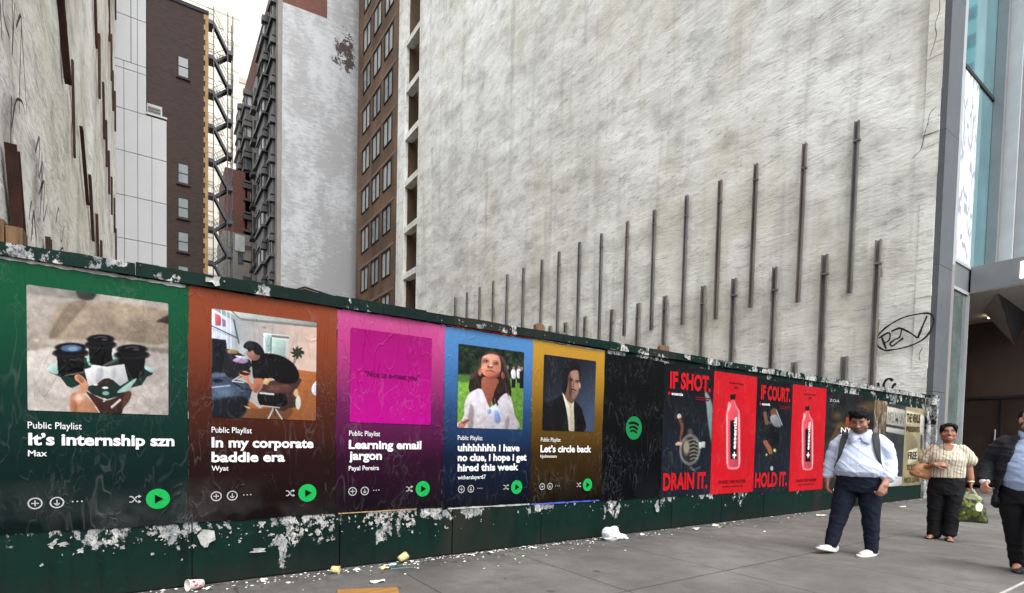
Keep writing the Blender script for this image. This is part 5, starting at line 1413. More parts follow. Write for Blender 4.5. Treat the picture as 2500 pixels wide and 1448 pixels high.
# 11-14: older tattered posters at the far end
def pic_old(kind):
    p = Pic([(0, 0), (100, 0), (100, 180), (0, 180)], 70, 110, (34, 33, 36))
    if kind == 0:
        p.grad((30, 30, 32), (44, 38, 32), p.v); p.tex(.6, 6, 9, 51)
        for k in range(16): p.ell(rng.uniform(0, 100), rng.uniform(20, 170), rng.uniform(3, 12), rng.uniform(6, 22), (126, 92, 54), .6, .6, rng.uniform(0, 3))
        p.poly([(40, 45), (52, 45), (52, 66), (40, 66)], (140, 66, 34), smooth=False); p.poly([(72, 50), (86, 50), (86, 72), (72, 70)], (206, 76, 40), smooth=False)
    elif kind == 1:
        p.grad((120, 100, 76), (60, 50, 44), p.v); p.tex(.8, 7, 4, 57); p.tex(.8, 8, 14, 61, (206, 200, 190))
    elif kind == 2:
        p.grad((60, 62, 66), (52, 56, 62), p.v); p.tex(.25, 4, 8, 63); p.poly([(0, 6), (100, 10), (100, 48), (0, 44)], (188, 186, 176), smooth=False, tex=.1); p.poly([(0, 50), (100, 54), (100, 66), (0, 60)], (176, 176, 170), smooth=False)
        p.poly([(30, 158), (100, 160), (100, 180), (26, 180)], (206, 206, 202), smooth=False)
    else:
        p.grad((172, 160, 126), (150, 138, 104), p.v); p.tex(.2, 4, 8, 65); p.poly([(6, 8), (80, 12), (80, 42), (6, 38)], (206, 200, 168), smooth=False); p.poly([(10, 62), (60, 70), (70, 110), (20, 100)], (126, 116, 92), .7, blur=3); p.poly([(22, 100), (72, 92), (76, 122), (26, 130)], (214, 208, 184), smooth=False); p.poly([(80, 14), (100, 16), (100, 60), (80, 56)], (204, 200, 194), smooth=False); p.poly([(86, 62), (96, 62), (96, 98), (88, 96)], (40, 44, 110), smooth=False)
    return p
def old(x0, x1, z0, z1, kind, label):
    t = tag(empty('poster', (0, 0, 0)), label, 'poster', 'pasted posters in a row on the green hoarding')
    pic_old(kind).make('sheet', x0, x1, z0, z1, YS, t); return t
t = old(10.44, 12.5, .40, 2.215, 0, 'dark tattered poster with orange blocks behind the walking man')
text('NYC', 11.05, 11.7, 1.46, .10, M_wht, t, 'old_text', .02); text('ZOA', 10.55, 10.95, 2.02, .05, M_grey, t, 'old_text', .01)
t = old(12.505, 13.12, .38, 2.16, 1, 'ripped brown and white poster strip behind the walking man')
t = old(13.125, 14.10, .34, 2.12, 2, 'grey poster with pale text bands near the far fence end')
text('BELMAN', 13.17, 14.06, 1.72, .23, mat('faded_grey_ink', S(120, 118, 112), .7), t, 'old_text', .02)
t = old(14.105, 15.2, .33, 2.10, 3, 'tan poster with the word free at the far fence end')
M_brownink = ink('brown_ink', S(74, 62, 44))
text('THE VENUS', 14.18, 14.96, 1.76, .2, M_brownink, t, 'old_text', .03); text('PRESENTS', 14.18, 14.96, 1.55, .12, M_brownink, t, 'old_text', .03)
text('FREE', 14.36, 14.86, .93, .17, M_brownink, t, 'old_text', .02); text('TICKET', 14.3, 14.84, .68, .13, M_brownink, t, 'old_text', .02); text('NICK LOWE', 14.2, 15.1, .40, .12, M_brownink, t, 'old_text', .02)
# loose strips: white edge under the green poster top, blue tape and pale battens along the bottom edge
M_red = mat('red_paper_edge', S(176, 52, 40), .6, .3, 0, .2, 8)
M_bluet = mat('blue_tape', S(44, 62, 150), .5, .4, 0, .2, 8)
for (x0, x1, za, zb, h, m, ds) in ((-.9, .22, 2.338, 2.330, .034, M_scrap, 'long white torn paper edge above the green poster'), (2.50, 3.6, 2.342, 2.338, .012, M_red, 'thin red paper edge above the blue poster'), (2.55, 3.6, .487, .478, .022, M_scrap, 'pale paper strip along the bottom of the blue poster'), (3.62, 4.7, .475, .468, .022, M_bluet, 'blue tape strip along the bottom of the yellow poster'), (1.42, 2.2, .507, .506, .012, M_tan, 'thin tan strip along the bottom of the pink poster'), (3.62, 4.72, 2.34, 2.32, .014, M_scrap, 'white torn edge along the top of the yellow poster')):
    bm = nb(); n = 30; pr = None
    for i in range(n + 1):
        u = i / n; x = x0 + (x1 - x0) * u; z = za + (zb - za) * u; e = h * random.uniform(.35, 1)
        q = (bm.verts.new((x, -.0235, z - e * .5)), bm.verts.new((x, -.0215, z + e * .5)))
        if pr: bm.faces.new((pr[0], q[0], q[1], pr[1]))
        pr = q
    o = obj('paper_strip', bm, m); tag(o, ds, 'paper strip', 'paper strips along the poster edges')
    mo = o.modifiers.new('thick', 'SOLIDIFY'); mo.thickness = .001

# ================================================================== PEOPLE
def voxel(name, bm, vs, smooth_it, m, parent=None, fold=None, post=None):
    """grow one continuous skin over overlapping forms (voxel remesh + smoothing), then press folds into it"""
    me = bpy.data.meshes.new('tmp'); bmesh.ops.recalc_face_normals(bm, faces=bm.faces); bm.to_mesh(me); bm.free()
    o = bpy.data.objects.new('tmp', me); C.objects.link(o)
    r = o.modifiers.new('r', 'REMESH'); r.mode = 'VOXEL'; r.voxel_size = vs
    if smooth_it:
        s = o.modifiers.new('s', 'SMOOTH'); s.factor = .5; s.iterations = smooth_it
    dg = bpy.context.evaluated_depsgraph_get()
    out = bpy.data.meshes.new_from_object(o.evaluated_get(dg)); out.name = name
    bpy.data.objects.remove(o); bpy.data.meshes.remove(me)
    n = len(out.vertices); co = np.empty(n * 3); out.vertices.foreach_get('co', co); co = co.reshape(-1, 3)
    no = np.empty(n * 3); out.vertices.foreach_get('normal', no); no = no.reshape(-1, 3)
    if fold is not None:
        co = co + no * fold(co, no)[:, None]
        out.vertices.foreach_set('co', co.ravel()); out.update()
    out.polygons.foreach_set('use_smooth', [True] * len(out.polygons))
    out.materials.clear(); out.materials.append(m)
    ob = bpy.data.objects.new(name, out); C.objects.link(ob); ob.parent = parent
    if post is not None:
        ca = out.color_attributes.new('ink', 'FLOAT_COLOR', 'POINT')
        c = np.ones((n, 4), np.float32); c[:, :3] = lin(np.clip(post(co, no), 0, 255)); ca.data.foreach_set('color', c.ravel())
    return ob

def cloth_mat(name, col, rough=.85, weave=900, var=.1, sheen=.2):
    t = NT(name)
    t.inp(Base_Color=t.mix(t.ramp(t.noise(6, 4), .3, .7), tuple(x * (1 - var) for x in col[:3]) + (1,), tuple(min(1, x * (1 + var)) for x in col[:3]) + (1,)), Roughness=rough)
    t.b.inputs['Specular IOR Level'].default_value = .2
    t.bump(t.math('ADD', t.noise(weave, 2), t.math('MULTIPLY', t.noise(22, 4, .6, .6), 1.5)), .35, .006)
    return t.m
def attr_mat(name, rough=.5, sss=.06):
    t = NT(name); n = t.t.nodes.new('ShaderNodeVertexColor'); n.layer_name = 'ink'
    t.inp(Base_Color=n.outputs['Color'], Roughness=rough)
    t.b.inputs['Specular IOR Level'].default_value = .35
    t.b.inputs['Subsurface Weight'].default_value = sss; t.b.inputs['Subsurface Radius'].default_value = (.012, .005, .003); t.b.inputs['Subsurface Scale'].default_value = .5
    t.bump(t.noise(160, 3), .15, .002)
    return t.m
M_skin = attr_mat('skin', .55, .03)
M_printcloth = attr_mat('striped_cloth', .85, 0.0)

def gau(d, s): return np.exp(-(d / s) ** 2)
def headform(bm, hp, R, k=1.0, fat=0.0):
    """skull, jaw, cheeks, nose, brow, ears; face looks to local -Y. hp: head centre; R: rotation matrix"""
    def E(c, r, rx=0.0, seg=16):
        m = Matrix.Translation(hp) @ R.to_4x4() @ Matrix.Translation(Vector(c) * k) @ Matrix.Rotation(rx, 4, 'X') @ Matrix.Diagonal((r[0] * k, r[1] * k, r[2] * k, 1))
        bmesh.ops.create_uvsphere(bm, u_segments=seg, v_segments=12, radius=1, matrix=m)
    E((0, .012, .035), (.076, .094, .088)); E((0, -.022, -.018), (.064 + fat, .068, .082)); E((0, -.045, -.082), (.042 + fat, .042, .034)); E((0, -.07, -.092), (.021, .018, .016))
    for s in (-1, 1):
        E((s * .038, -.052, -.028), (.027 + fat, .026, .026)); E((s * .080, .006, -.006), (.011, .020, .032)); E((s * .05, -.01, -.068), (.022 + fat, .036, .030)); E((s * .012, -.096, -.034), (.010, .010, .009))
    E((0, -.085, .004), (.011, .017, .034), -.28); E((0, -.103, -.028), (.013, .014, .013)); E((0, -.068, .034), (.055, .020, .014)); E((0, -.082, -.064), (.025, .013, .008)); E((0, -.08, -.073), (.022, .013, .008))
def face_ink(skin, hp, R, k=1.0, stubble=0.0, lip=(150, 84, 76), brow=(28, 20, 18), closed=False, smile=False):
    Ri = R.inverted()
    def post(co, no):
        q = (co - np.array(hp)) @ np.array(Ri).T / k
        c = np.zeros((len(co), 3)) + np.array(skin, float)
        c *= 1 + .10 * (fbm(co[:, 0] * 20, co[:, 2] * 20, 3, 5)[:, None] - .5)
        head = (q[:, 2] > -.13) & (q[:, 1] < .12) & (np.abs(q[:, 0]) < .11) & (q[:, 2] < .14)
        fr = head & (q[:, 1] < -.03)
        def put(mk, col): nonlocal c; mk = (mk * fr)[:, None]; c = c * (1 - mk) + np.array(col, float) * mk
        for s in (-1, 1):
            put(gau(q[:, 0] - s * .042, .026) * gau(q[:, 2] + .030, .020) * .12, (190, 112, 96))
            put(np.clip(gau(q[:, 0] - s * .032, .019) * gau(q[:, 2] - .012, .010) * 1.0, 0, .5), (96, 66, 58))
            put(np.clip(gau(q[:, 0] - s * .032, .014) * gau(q[:, 2] - .010, .0055 if not closed else .003) * 1.6, 0, 1), (30, 22, 22))
            if not closed:
                for dx in (-.008, .008): put(np.clip(gau(q[:, 0] - s * .032 - dx, .004) * gau(q[:, 2] - .010, .0030) * .6, 0, .35), (200, 194, 188))
            put(np.clip(gau(q[:, 0] - s * .033, .020) * gau(q[:, 2] - .030 - .004 * (np.abs(q[:, 0]) < .04), .0050) * 1.4, 0, .85), brow)
            put(gau(q[:, 0] - s * .009, .005) * gau(q[:, 2] + .045, .004) * .5, (74, 44, 38))
        put(np.clip(gau(q[:, 0], .024) * gau(q[:, 2] + .068 - (8 * q[:, 0] ** 2 if smile else 0), .008) * 1.4, 0, .9), lip)
        put(np.clip(gau(q[:, 0], .022) * gau(q[:, 2] + .068 - (8 * q[:, 0] ** 2 if smile else 0), .0032) * 1.2, 0, .7), (214, 204, 196) if smile else (76, 34, 34))
        if stubble:
            b = np.clip(gau(q[:, 2] + .085, .035) * (q[:, 2] < -.045) * 1.1, 0, 1) * stubble * head; c = c * (1 - b[:, None]) + np.array((54, 44, 42)) * b[:, None]
        return c
    return post

def hand(bm, w_, d, pn, r=.0085, curl=1.0, s=1.0, thumb=1):
    """palm and five separate fingers curled towards pn. w_: wrist, d: direction of the hand, pn: palm normal"""
    w_, d, pn = Vector(w_), Vector(d).normalized(), Vector(pn).normalized()
    pn = (pn - d * pn.dot(d)).normalized(); side = d.cross(pn).normalized() * thumb
    P0, P1 = w_ - d * .02, w_ + d * .075 * s
    for q in (-.028, -.010, .010, .028):
        tube(bm, [P0 + side * q * .7 * s, w_ + d * .03 * s + side * q * s, P1 + side * q * 1.05 * s], [.015 * s, .0155 * s, .0125 * s], 8)
    for i, (q, L) in enumerate(((.031, .072), (.0105, .082), (-.0105, .076), (-.031, .058))):
        a = P1 + side * q * s
        pts = [a]; ang = 0.0; L *= s
        for j, (fr, bend) in enumerate(((.45, .45), (.31, .75), (.24, .6))):
            ang += bend * curl * (1 + .06 * i); pts.append(pts[-1] + (d * math.cos(ang) + pn * math.sin(ang)) * L * fr)
        tube(bm, pts, [r * 1.12 * s, r * 1.02 * s, r * .94 * s, r * .82 * s], 8)
    b = w_ + d * .02 * s + side * .03 * s
    t1 = b + (d * .6 + side * .62 + pn * .25).normalized() * .038 * s; t2 = t1 + (d * .85 + side * .1 + pn * .5).normalized() * .032 * s; t3 = t2 + (d * .8 - side * .25 + pn * .6).normalized() * .025 * s
    tube(bm, [b, t1, t2, t3], [.0145 * s, .0115 * s, .0102 * s, .0085 * s], 8)

def folds(amp, freq=(7, 7, 14), seed=0, mask=None):
    def f(co, no):
        a = fbm(co[:, 0] * freq[0] + co[:, 1] * freq[1] * .7 + 11, co[:, 2] * freq[2] + co[:, 0] * 3, 3, seed)
        r = 1 - np.abs(a - .5) * 5
        d = np.clip(r, 0, 1) ** 1.5 * amp + (fbm(co[:, 0] * 5 + 3, co[:, 2] * 5, 2, seed + 3) - .5) * amp * 1.6
        return d if mask is None else d * mask(co)
    return f

def shoe(bm, a, yaw, L=.27, w_=.048, h=.085, pitch=0.0, sole=False):
    """trainer or dress shoe, toe towards local -Y turned by yaw; a = heel-side ankle point on the ground"""
    m = Matrix.Translation(a) @ Matrix.Rotation(yaw, 4, 'Z') @ Matrix.Rotation(pitch, 4, 'X')
    b2 = nb()
    if sole:
        stack(b2, [(0, -L * .29, .0, w_ * .92, L * .50), (0, -L * .29, .012, w_ * 1.06, L * .52), (0, -L * .29, .026, w_ * 1.02, L * .51)], 20, 2.6)
    else:
        for fr, rw, rh in ((.06, .8, .62), (.2, .86, .70), (.34, .88, .58), (.5, .98, .42), (.66, 1.0, .36), (.8, .86, .30)):
            ell(b2, (0, .10 * L / .27 - .06 + .0 - L * (fr - .1), .018 + h * rh * .42), (w_ * rw, L * .13, h * rh * .74))
        tube(b2, [(0, .0, .05), (0, .005, .12)], [w_ * .8, w_ * .85], 10)
    bmesh.ops.transform(b2, matrix=m, verts=b2.verts)
    me = bpy.data.meshes.new('t'); b2.to_mesh(me); b2.free(); bm.from_mesh(me); bpy.data.meshes.remove(me)

M_shirt = cloth_mat('pale_blue_cotton', S(184, 193, 216), .8, 900, .04)
M_navy = cloth_mat('navy_twill', S(20, 25, 40), .85, 700, .12)
M_black = cloth_mat('black_cloth', S(20, 20, 23), .85, 700, .15)
M_suit = cloth_mat('charcoal_wool', S(36, 37, 42), .9, 800, .12)
M_suitshirt = cloth_mat('light_blue_poplin', S(146, 162, 192), .8, 900, .05)
M_hair = mat('black_hair', S(15, 12, 12), .75, .15, 0, .35, 60, .8, 220, .006, (1, 1, .25))
M_trainer = mat('white_trainer', S(196, 194, 190), .55, .4, 0, .08, 25, .3, 140, .003)
M_sole = mat('off_white_rubber', S(206, 202, 194), .6, .4, 0, .08, 25, .2, 90, .003)
M_shoe = mat('black_shoe_leather', S(22, 21, 22), .4, .5, 0, .2, 15, .2, 90, .002)
M_nylon = mat('black_nylon', S(26, 27, 29), .7, .35, 0, .15, 20, .5, 260, .003)
M_button = mat('pearl_button', S(226, 226, 224), .35, .5, 0, .05, 20, 0)

# ---------------------------------------------------------------- man in the pale blue shirt
man = tag(empty('person', (6.63, -2.06, 0), math.radians(-73)), 'heavy man in pale blue shirt and navy trousers walking head down past the posters', 'person')
man.scale = (1.02, 1.0, 1.0)
HP = Vector((-.012, -.085, 1.485)); HR = Matrix.Rotation(math.radians(-4), 3, 'Z') @ Matrix.Rotation(math.radians(24), 3, 'X')
bm = nb(); headform(bm, HP, HR, .99, .010)
tube(bm, [(0, .02, 1.28), (-.004, -.015, 1.36), (-.008, -.05, 1.43)], [.072, .066, .062], 14)
stack(bm, [(0, 0, .80, .14, .10), (0, -.02, .95, .16, .12), (0, -.02, 1.1, .155, .11), (0, 0, 1.26, .15, .09), (0, .01, 1.32, .08, .06)])
for s in (-1, 1): tube(bm, [(s * .15, .02, 1.28), (s * .235, .02, 1.06)], [.05, .045])
tube(bm, [(-.235, .02, 1.06), (-.272, -.01, .86), (-.278, -.03, .80)], [.045, .036, .029]); hand(bm, (-.279, -.033, .795), (.02, -.18, -1), (.9, .2, 0), curl=.75, s=.98, thumb=-1)
tube(bm, [(.235, .02, 1.06), (.245, -.10, .87), (.232, -.155, .80)], [.045, .038, .031]); hand(bm, (.23, -.16, .795), (-.32, -.35, -1), (-.6, .7, .1), curl=1.25, s=1.02, thumb=1)
tube(bm, [(-.10, 0, .80), (-.155, -.06, .46), (-.215, -.10, .10)], [.09, .06, .032]); tube(bm, [(.10, 0, .80), (.12, .0, .46), (.135, .05, .08)], [.09, .06, .032])
for a, b in ((( -.215, -.12, .045), (-.235, -.17, .04)), ((.135, .03, .045), (.115, -.04, .03))): tube(bm, [a, b], [.026, .022])
voxel('body', bm, .0058, 2, M_skin, man, post=face_ink((150, 108, 90), HP, HR, .99, .5, (146, 88, 80), closed=True))
# hair: cropped sides, full top
bm = nb()
m = Matrix.Translation(HP) @ HR.to_4x4() @ Matrix.Scale(.99, 4)
for c, r in (((0, .026, .058), (.084, .095, .084)), ((0, -.035, .108), (.074, .060, .040)), ((.01, -.062, .094), (.064, .042, .034)), ((-.03, -.03, .112), (.05, .05, .036)), ((0, .07, .01), (.066, .045, .07)), ((.072, .022, .03), (.014, .04, .035)), ((-.072, .022, .03), (.014, .04, .035))):
    ell(bm, c, r)
bmesh.ops.transform(bm, matrix=m, verts=bm.verts)
voxel('hair', bm, .006, 1, M_hair, man, fold=lambda co, no: (fbm(co[:, 0] * 60, co[:, 2] * 34 + co[:, 1] * 40, 3, 2) - .4) * .024)
# shirt
bm = nb()
stack(bm, [(0, -.01, .865, .185, .150), (0, -.02, .89, .208, .175), (0, -.035, .93, .220, .190), (0, -.035, 1.02, .214, .182), (0, -.02, 1.12, .204, .165), (0, -.005, 1.22, .196, .138), (0, .005, 1.29, .160, .105), (0, .005, 1.335, .105, .082), (0, -.005, 1.36, .078, .074)], 28, 2.15)
tube(bm, [(-.145, .01, 1.275), (-.205, .015, 1.20), (-.245, .025, 1.07), (-.268, .01, .94), (-.276, -.005, .865)], [(.082, .085), (.086, .09), (.074, .08), (.064, .068), (.056, .058)], 16)
tube(bm, [(.145, .01, 1.275), (.205, .015, 1.20), (.252, .025, 1.06), (.262, -.03, .95), (.254, -.075, .885)], [(.082, .085), (.086, .09), (.078, .082), (.07, .07), (.062, .062)], 16)
for cz, cx, cy, r in ((.868, -.276, -.004, .062), (.892, .255, -.07, .068), (.915, .257, -.052, .070)):
    ell(bm, (cx, cy, cz), (r, r, .018))
tube(bm, [(.29, -.06, .90), (.33, -.03, .885)], [.022, .006], 8)
def shirtfold(co, no):
    d = folds(.009, (5, 5, 10), 4)(co + co[:, [2, 0, 0]] * np.array((.5, 0, .6)), no)
    # pulled diagonals from the straps and a bag over the belt
    d += .0015 * np.sin(co[:, 2] * 60 + co[:, 0] * 30) * np.clip((np.abs(co[:, 0]) - .16) / .06, 0, 1)
    return d
sh = voxel('shirt', bm, .0085, 2, M_shirt, man, fold=shirtfold)
bm = nb()
for s in (-1, 1):   # collar wings
    v = [bm.verts.new(q) for q in ((s * .008, -.118, 1.315), (s * .072, -.066, 1.385), (s * .094, .0, 1.395), (s * .112, -.03, 1.335), (s * .098, -.155, 1.235), (s * .036, -.150, 1.265))]
    bm.faces.new(v)
v = [bm.verts.new(q) for q in ((-.090, .0, 1.392), (-.07, .07, 1.40), (.07, .07, 1.40), (.090, .0, 1.392), (.10, .02, 1.34), (.075, .088, 1.345), (-.075, .088, 1.345), (-.10, .02, 1.34))]
bm.faces.new((v[0], v[1], v[6], v[7])); bm.faces.new((v[1], v[2], v[5], v[6])); bm.faces.new((v[2], v[3], v[4], v[5]))
c_ = obj('collar', bm, M_shirt, man, True); md = c_.modifiers.new('t', 'SOLIDIFY'); md.thickness = .006
bm = nb()
for z, y in ((1.27, -.137), (1.19, -.165), (1.10, -.195), (1.01, -.222), (.93, -.229)):
    ell(bm, (.004, y, z), (.0065, .004, .0065), seg=8)
obj('buttons', bm, M_button, man, True)
# trousers
bm = nb()
stack(bm, [(0, -.005, .70, .185, .135), (0, -.01, .78, .200, .152), (0, -.015, .88, .198, .158), (0, -.015, .905, .188, .150)], 28, 2.2)
tube(bm, [(-.098, 0, .78), (-.122, -.02, .62), (-.152, -.05, .45), (-.185, -.075, .26), (-.212, -.095, .095)], [(.112, .126), (.104, .114), (.085, .093), (.071, .077), (.062, .070)], 18)
tube(bm, [(.098, 0, .78), (.112, .0, .62), (.125, .012, .45), (.132, .035, .26), (.138, .052, .07)], [(.112, .126), (.104, .114), (.086, .094), (.073, .079), (.063, .070)], 18)
voxel('trousers', bm, .0085, 2, M_navy, man, fold=folds(.009, (5, 5, 9), 8))
bm = nb(); stack(bm, [(0, -.016, .872, .203, .164), (0, -.016, .902, .200, .161)], 28, 2.2); obj('belt', bm, M_shoe, man, True)
for a, yaw, pt in (((-.212, -.10, .012), -.42, -.18), ((.138, .05, .0), -.40, 0)):
    s_h = empty('shoe', (0, 0, 0)); s_h.parent = man
    bm = nb(); shoe(bm, a, yaw, .30, .052, .110, pt); voxel('upper', bm, .006, 2, M_trainer, s_h)
    bm = nb(); shoe(bm, a, yaw, .305, .053, .095, pt, True); obj('sole', bm, M_sole, s_h, True)
# backpack on his back, its straps over the shoulders
bp = tag(empty('backpack', (6.63, -2.06, 0), math.radians(-73)), 'black backpack whose straps cross the shoulders of the man in pale blue', 'backpack'); bp.scale = man.scale
bm = nb(); stack(bm, [(0, .22, .90, .13, .06), (0, .225, .96, .15, .08), (0, .225, 1.15, .15, .08), (0, .2, 1.27, .13, .06), (0, .19, 1.30, .09, .04)], 24, 3); voxel('bag', bm, .012, 2, M_nylon, bp)
for s in (-1, 1):
    bm = nb(); pr = None
    path = [(s * .12, .165, 1.26), (s * .125, .10, 1.345), (s * .128, .03, 1.365), (s * .135, -.06, 1.325), (s * .146, -.118, 1.24), (s * .160, -.148, 1.14), (s * .178, -.142, 1.05), (s * .205, -.09, .99), (s * .216, -.02, .96)]
    for i, p in enumerate(path):
        wd = .033 if i < 5 else (.024 if i == 5 else .012)
        q = [bm.verts.new((p[0] - wd, p[1] - .010 - (.006 if i > 3 else 0), p[2] + .005)), bm.verts.new((p[0] + wd, p[1] + (.03 if 3 < i < 7 else -.006), p[2] - .012 * (1 if i < 4 else .2)))]
        if pr: bm.faces.new((pr[0], q[0], q[1], pr[1]))
        pr = q
    st = obj('strap', bm, M_nylon, bp, True); md = st.modifiers.new('t', 'SOLIDIFY'); md.thickness = .014; md.offset = 1; md = st.modifiers.new('s', 'SUBSURF'); md.levels = md.render_levels = 2

# ---------------------------------------------------------------- woman in the striped blouse
WL, WR = (8.80, -2.22, 0), math.radians(-70)
wo_ = tag(empty('person', WL, WR), 'smiling woman in striped cream blouse and black trousers carrying bags', 'person')
HP = Vector((-.005, -.02, 1.405)); HR = Matrix.Rotation(math.radians(2), 3, 'Z') @ Matrix.Rotation(math.radians(-6), 3, 'X')
bm = nb(); headform(bm, HP, HR, 1.0, .006)
tube(bm, [(0, .02, 1.20), (0, .0, 1.28), (0, -.01, 1.35)], [.06, .052, .052], 14)
stack(bm, [(0, 0, .74, .14, .10), (0, 0, .9, .15, .10), (0, -.01, 1.08, .15, .10), (0, 0, 1.2, .14, .075), (0, .01, 1.25, .07, .055)])
tube(bm, [(-.14, .01, 1.2), (-.215, .03, 1.02), (-.205, -.10, .95), (-.13, -.17, .99)], [.052, .046, .038, .030]); hand(bm, (-.125, -.172, .992), (1, -.25, .1), (0, .8, -.6), curl=.9, s=.9, thumb=-1)
tube(bm, [(.14, .01, 1.2), (.205, .03, 1.02), (.232, -.02, .82), (.234, -.03, .76)], [.052, .044, .036, .028]); hand(bm, (.234, -.032, .755), (0, -.1, -1), (-.9, 0, 0), curl=1.5, s=.9, thumb=1)
tube(bm, [(-.09, 0, .74), (-.09, .0, .42), (-.09, .02, .08)], [.09, .06, .036]); tube(bm, [(.085, 0, .74), (.075, -.04, .42), (.05, -.03, .08)], [.09, .06, .036])
for ax, ay, yw in ((-.09, .02, -.5), (.05, -.04, .05)):
    d = Vector((math.sin(yw), -math.cos(yw), 0)); b_ = Vector((ax, ay, .035))
    tube(bm, [b_ + Vector((0, 0, .04)), b_ + d * .05, b_ + d * .12 + Vector((0, 0, -.008))], [.032, .03, .024], 10)
    sd_ = Vector((d.y, -d.x, 0))
    for k in range(5): tube(bm, [b_ + d * .125 + sd_ * (k - 2) * .013 + Vector((0, 0, -.012)), b_ + d * (.165 - .008 * abs(k - 1)) + sd_ * (k - 2) * .0145 + Vector((0, 0, -.018))], [.009, .0075], 6)
voxel('body', bm, .0055, 2, M_skin, wo_, post=face_ink((140, 96, 76), HP, HR, 1.0, 0, (160, 70, 66), smile=True))
bm = nb(); m = Matrix.Translation(HP) @ HR.to_4x4()
for c, r in (((0, .030, .045), (.087, .094, .088)), ((0, -.03, .096), (.066, .056, .032)), ((.06, -.03, .066), (.030, .05, .045)), ((-.06, -.03, .066), (.030, .05, .045)), ((0, .07, -.05), (.07, .05, .06)), ((0, .09, .02), (.06, .045, .07)), ((0, .125, .01), (.04, .035, .04)), ((.074, .01, .03), (.014, .04, .05)), ((-.074, .01, .03), (.014, .04, .05))): ell(bm, c, r)
bmesh.ops.transform(bm, matrix=m, verts=bm.verts)
voxel('hair', bm, .006, 1, M_hair, wo_, fold=lambda co, no: (fbm(co[:, 0] * 70, co[:, 2] * 20 + co[:, 1] * 20, 3, 2) - .5) * .006)
bm = nb()
stack(bm, [(0, -.01, .825, .184, .150), (0, -.015, .88, .184, .146), (0, -.02, .97, .178, .143), (0, -.03, 1.06, .184, .146), (0, -.01, 1.15, .172, .118), (0, .005, 1.21, .14, .085), (0, .012, 1.245, .09, .068), (0, .014, 1.262, .068, .06)], 28, 2.1)
tube(bm, [(-.13, .01, 1.195), (-.18, .02, 1.12), (-.218, .025, 1.045)], [(.07, .072), (.078, .082), (.082, .086)], 16); tube(bm, [(.13, .01, 1.195), (.18, .02, 1.12), (.214, .025, 1.045)], [(.07, .072), (.078, .082), (.082, .086)], 16)
def stripes(co, no):
    x = co[:, 0] + .012 * np.sin(co[:, 2] * 9)
    s = (x * 15.5) % 1.0
    c = np.zeros((len(co), 3)) + np.array((186, 177, 158.))
    a = np.clip(1 - np.abs(s - .5) * 5.5, 0, 1)[:, None]; b = (np.abs(s - .08) < .05)[:, None] * .75
    st_ = fbm(co[:, 0] * 90, co[:, 2] * 9, 3, 6)[:, None]
    c = c * (1 - a * .75 * (.6 + st_ * .8)) + np.array((124, 116, 104.)) * a * .75 * (.6 + st_ * .8)
    return c * (1 - b) + np.array((58, 54, 52.)) * b
voxel('blouse', bm, .0075, 2, M_printcloth, wo_, fold=folds(.006, (6, 6, 10), 14), post=stripes)
bm = nb()
for s in (-1, 1):
    bm.faces.new([bm.verts.new(q) for q in ((0, -.120, 1.135), (s * .05, -.072, 1.235), (s * .072, -.02, 1.27), (s * .088, -.035, 1.25), (s * .066, -.09, 1.20), (s * .016, -.132, 1.125))])
c_ = obj('collar', bm, cloth_mat('cream_cotton', S(188, 180, 162)), wo_, True); md = c_.modifiers.new('t', 'SOLIDIFY'); md.thickness = .006
bm = nb()
bm.faces.new([bm.verts.new(q) for q in ((0, -.137, 1.128), (.040, -.106, 1.205), (.052, -.085, 1.245), (.0, -.075, 1.268), (-.052, -.085, 1.245), (-.040, -.106, 1.205))])
M_neck = mat('neckline_skin', S(140, 96, 76), .5, .35, 0, .05, 20, 0)
nk = obj('neck_opening', bm, M_neck, wo_, True)
bm = nb()
stack(bm, [(0, .0, .60, .165, .125), (0, .0, .70, .185, .145), (0, .0, .80, .178, .143), (0, .0, .85, .165, .132)], 26, 2.2)
tube(bm, [(-.09, 0, .70), (-.093, .0, .55), (-.094, .01, .38), (-.092, .02, .2), (-.09, .025, .055)], [(.098, .115), (.092, .105), (.08, .088), (.074, .08), (.075, .085)], 18)
tube(bm, [(.09, 0, .70), (.085, -.02, .55), (.075, -.035, .38), (.065, -.03, .22), (.055, -.02, .10)], [(.098, .115), (.092, .105), (.08, .088), (.074, .08), (.078, .088)], 18)
voxel('trousers', bm, .008, 2, M_black, wo_, fold=folds(.008, (6, 6, 10), 18))
for ax, ay, yw in ((-.09, .02, -.5), (.05, -.04, .05)):
    bm = nb(); shoe(bm, (ax, ay + .03, 0), yw, .22, .042, .05, 0, True); obj('sandal', bm, M_shoe, wo_, True)
bm = nb(); bmesh.ops.create_cone(bm, cap_ends=False, segments=20, radius1=.036, radius2=.036, depth=.016, matrix=Matrix.Translation((.2335, -.026, .785)))
br = obj('bracelet', bm, mat('pale_gold_watch', S(226, 214, 176), .3, .5, .4, .05), wo_, True); md = br.modifiers.new('t', 'SOLIDIFY'); md.thickness = .006
bm = nb(); ell(bm, (-.088, -.02, 1.40), (.008, .008, .010), seg=8); obj('earbud', bm, M_button, wo_, True)
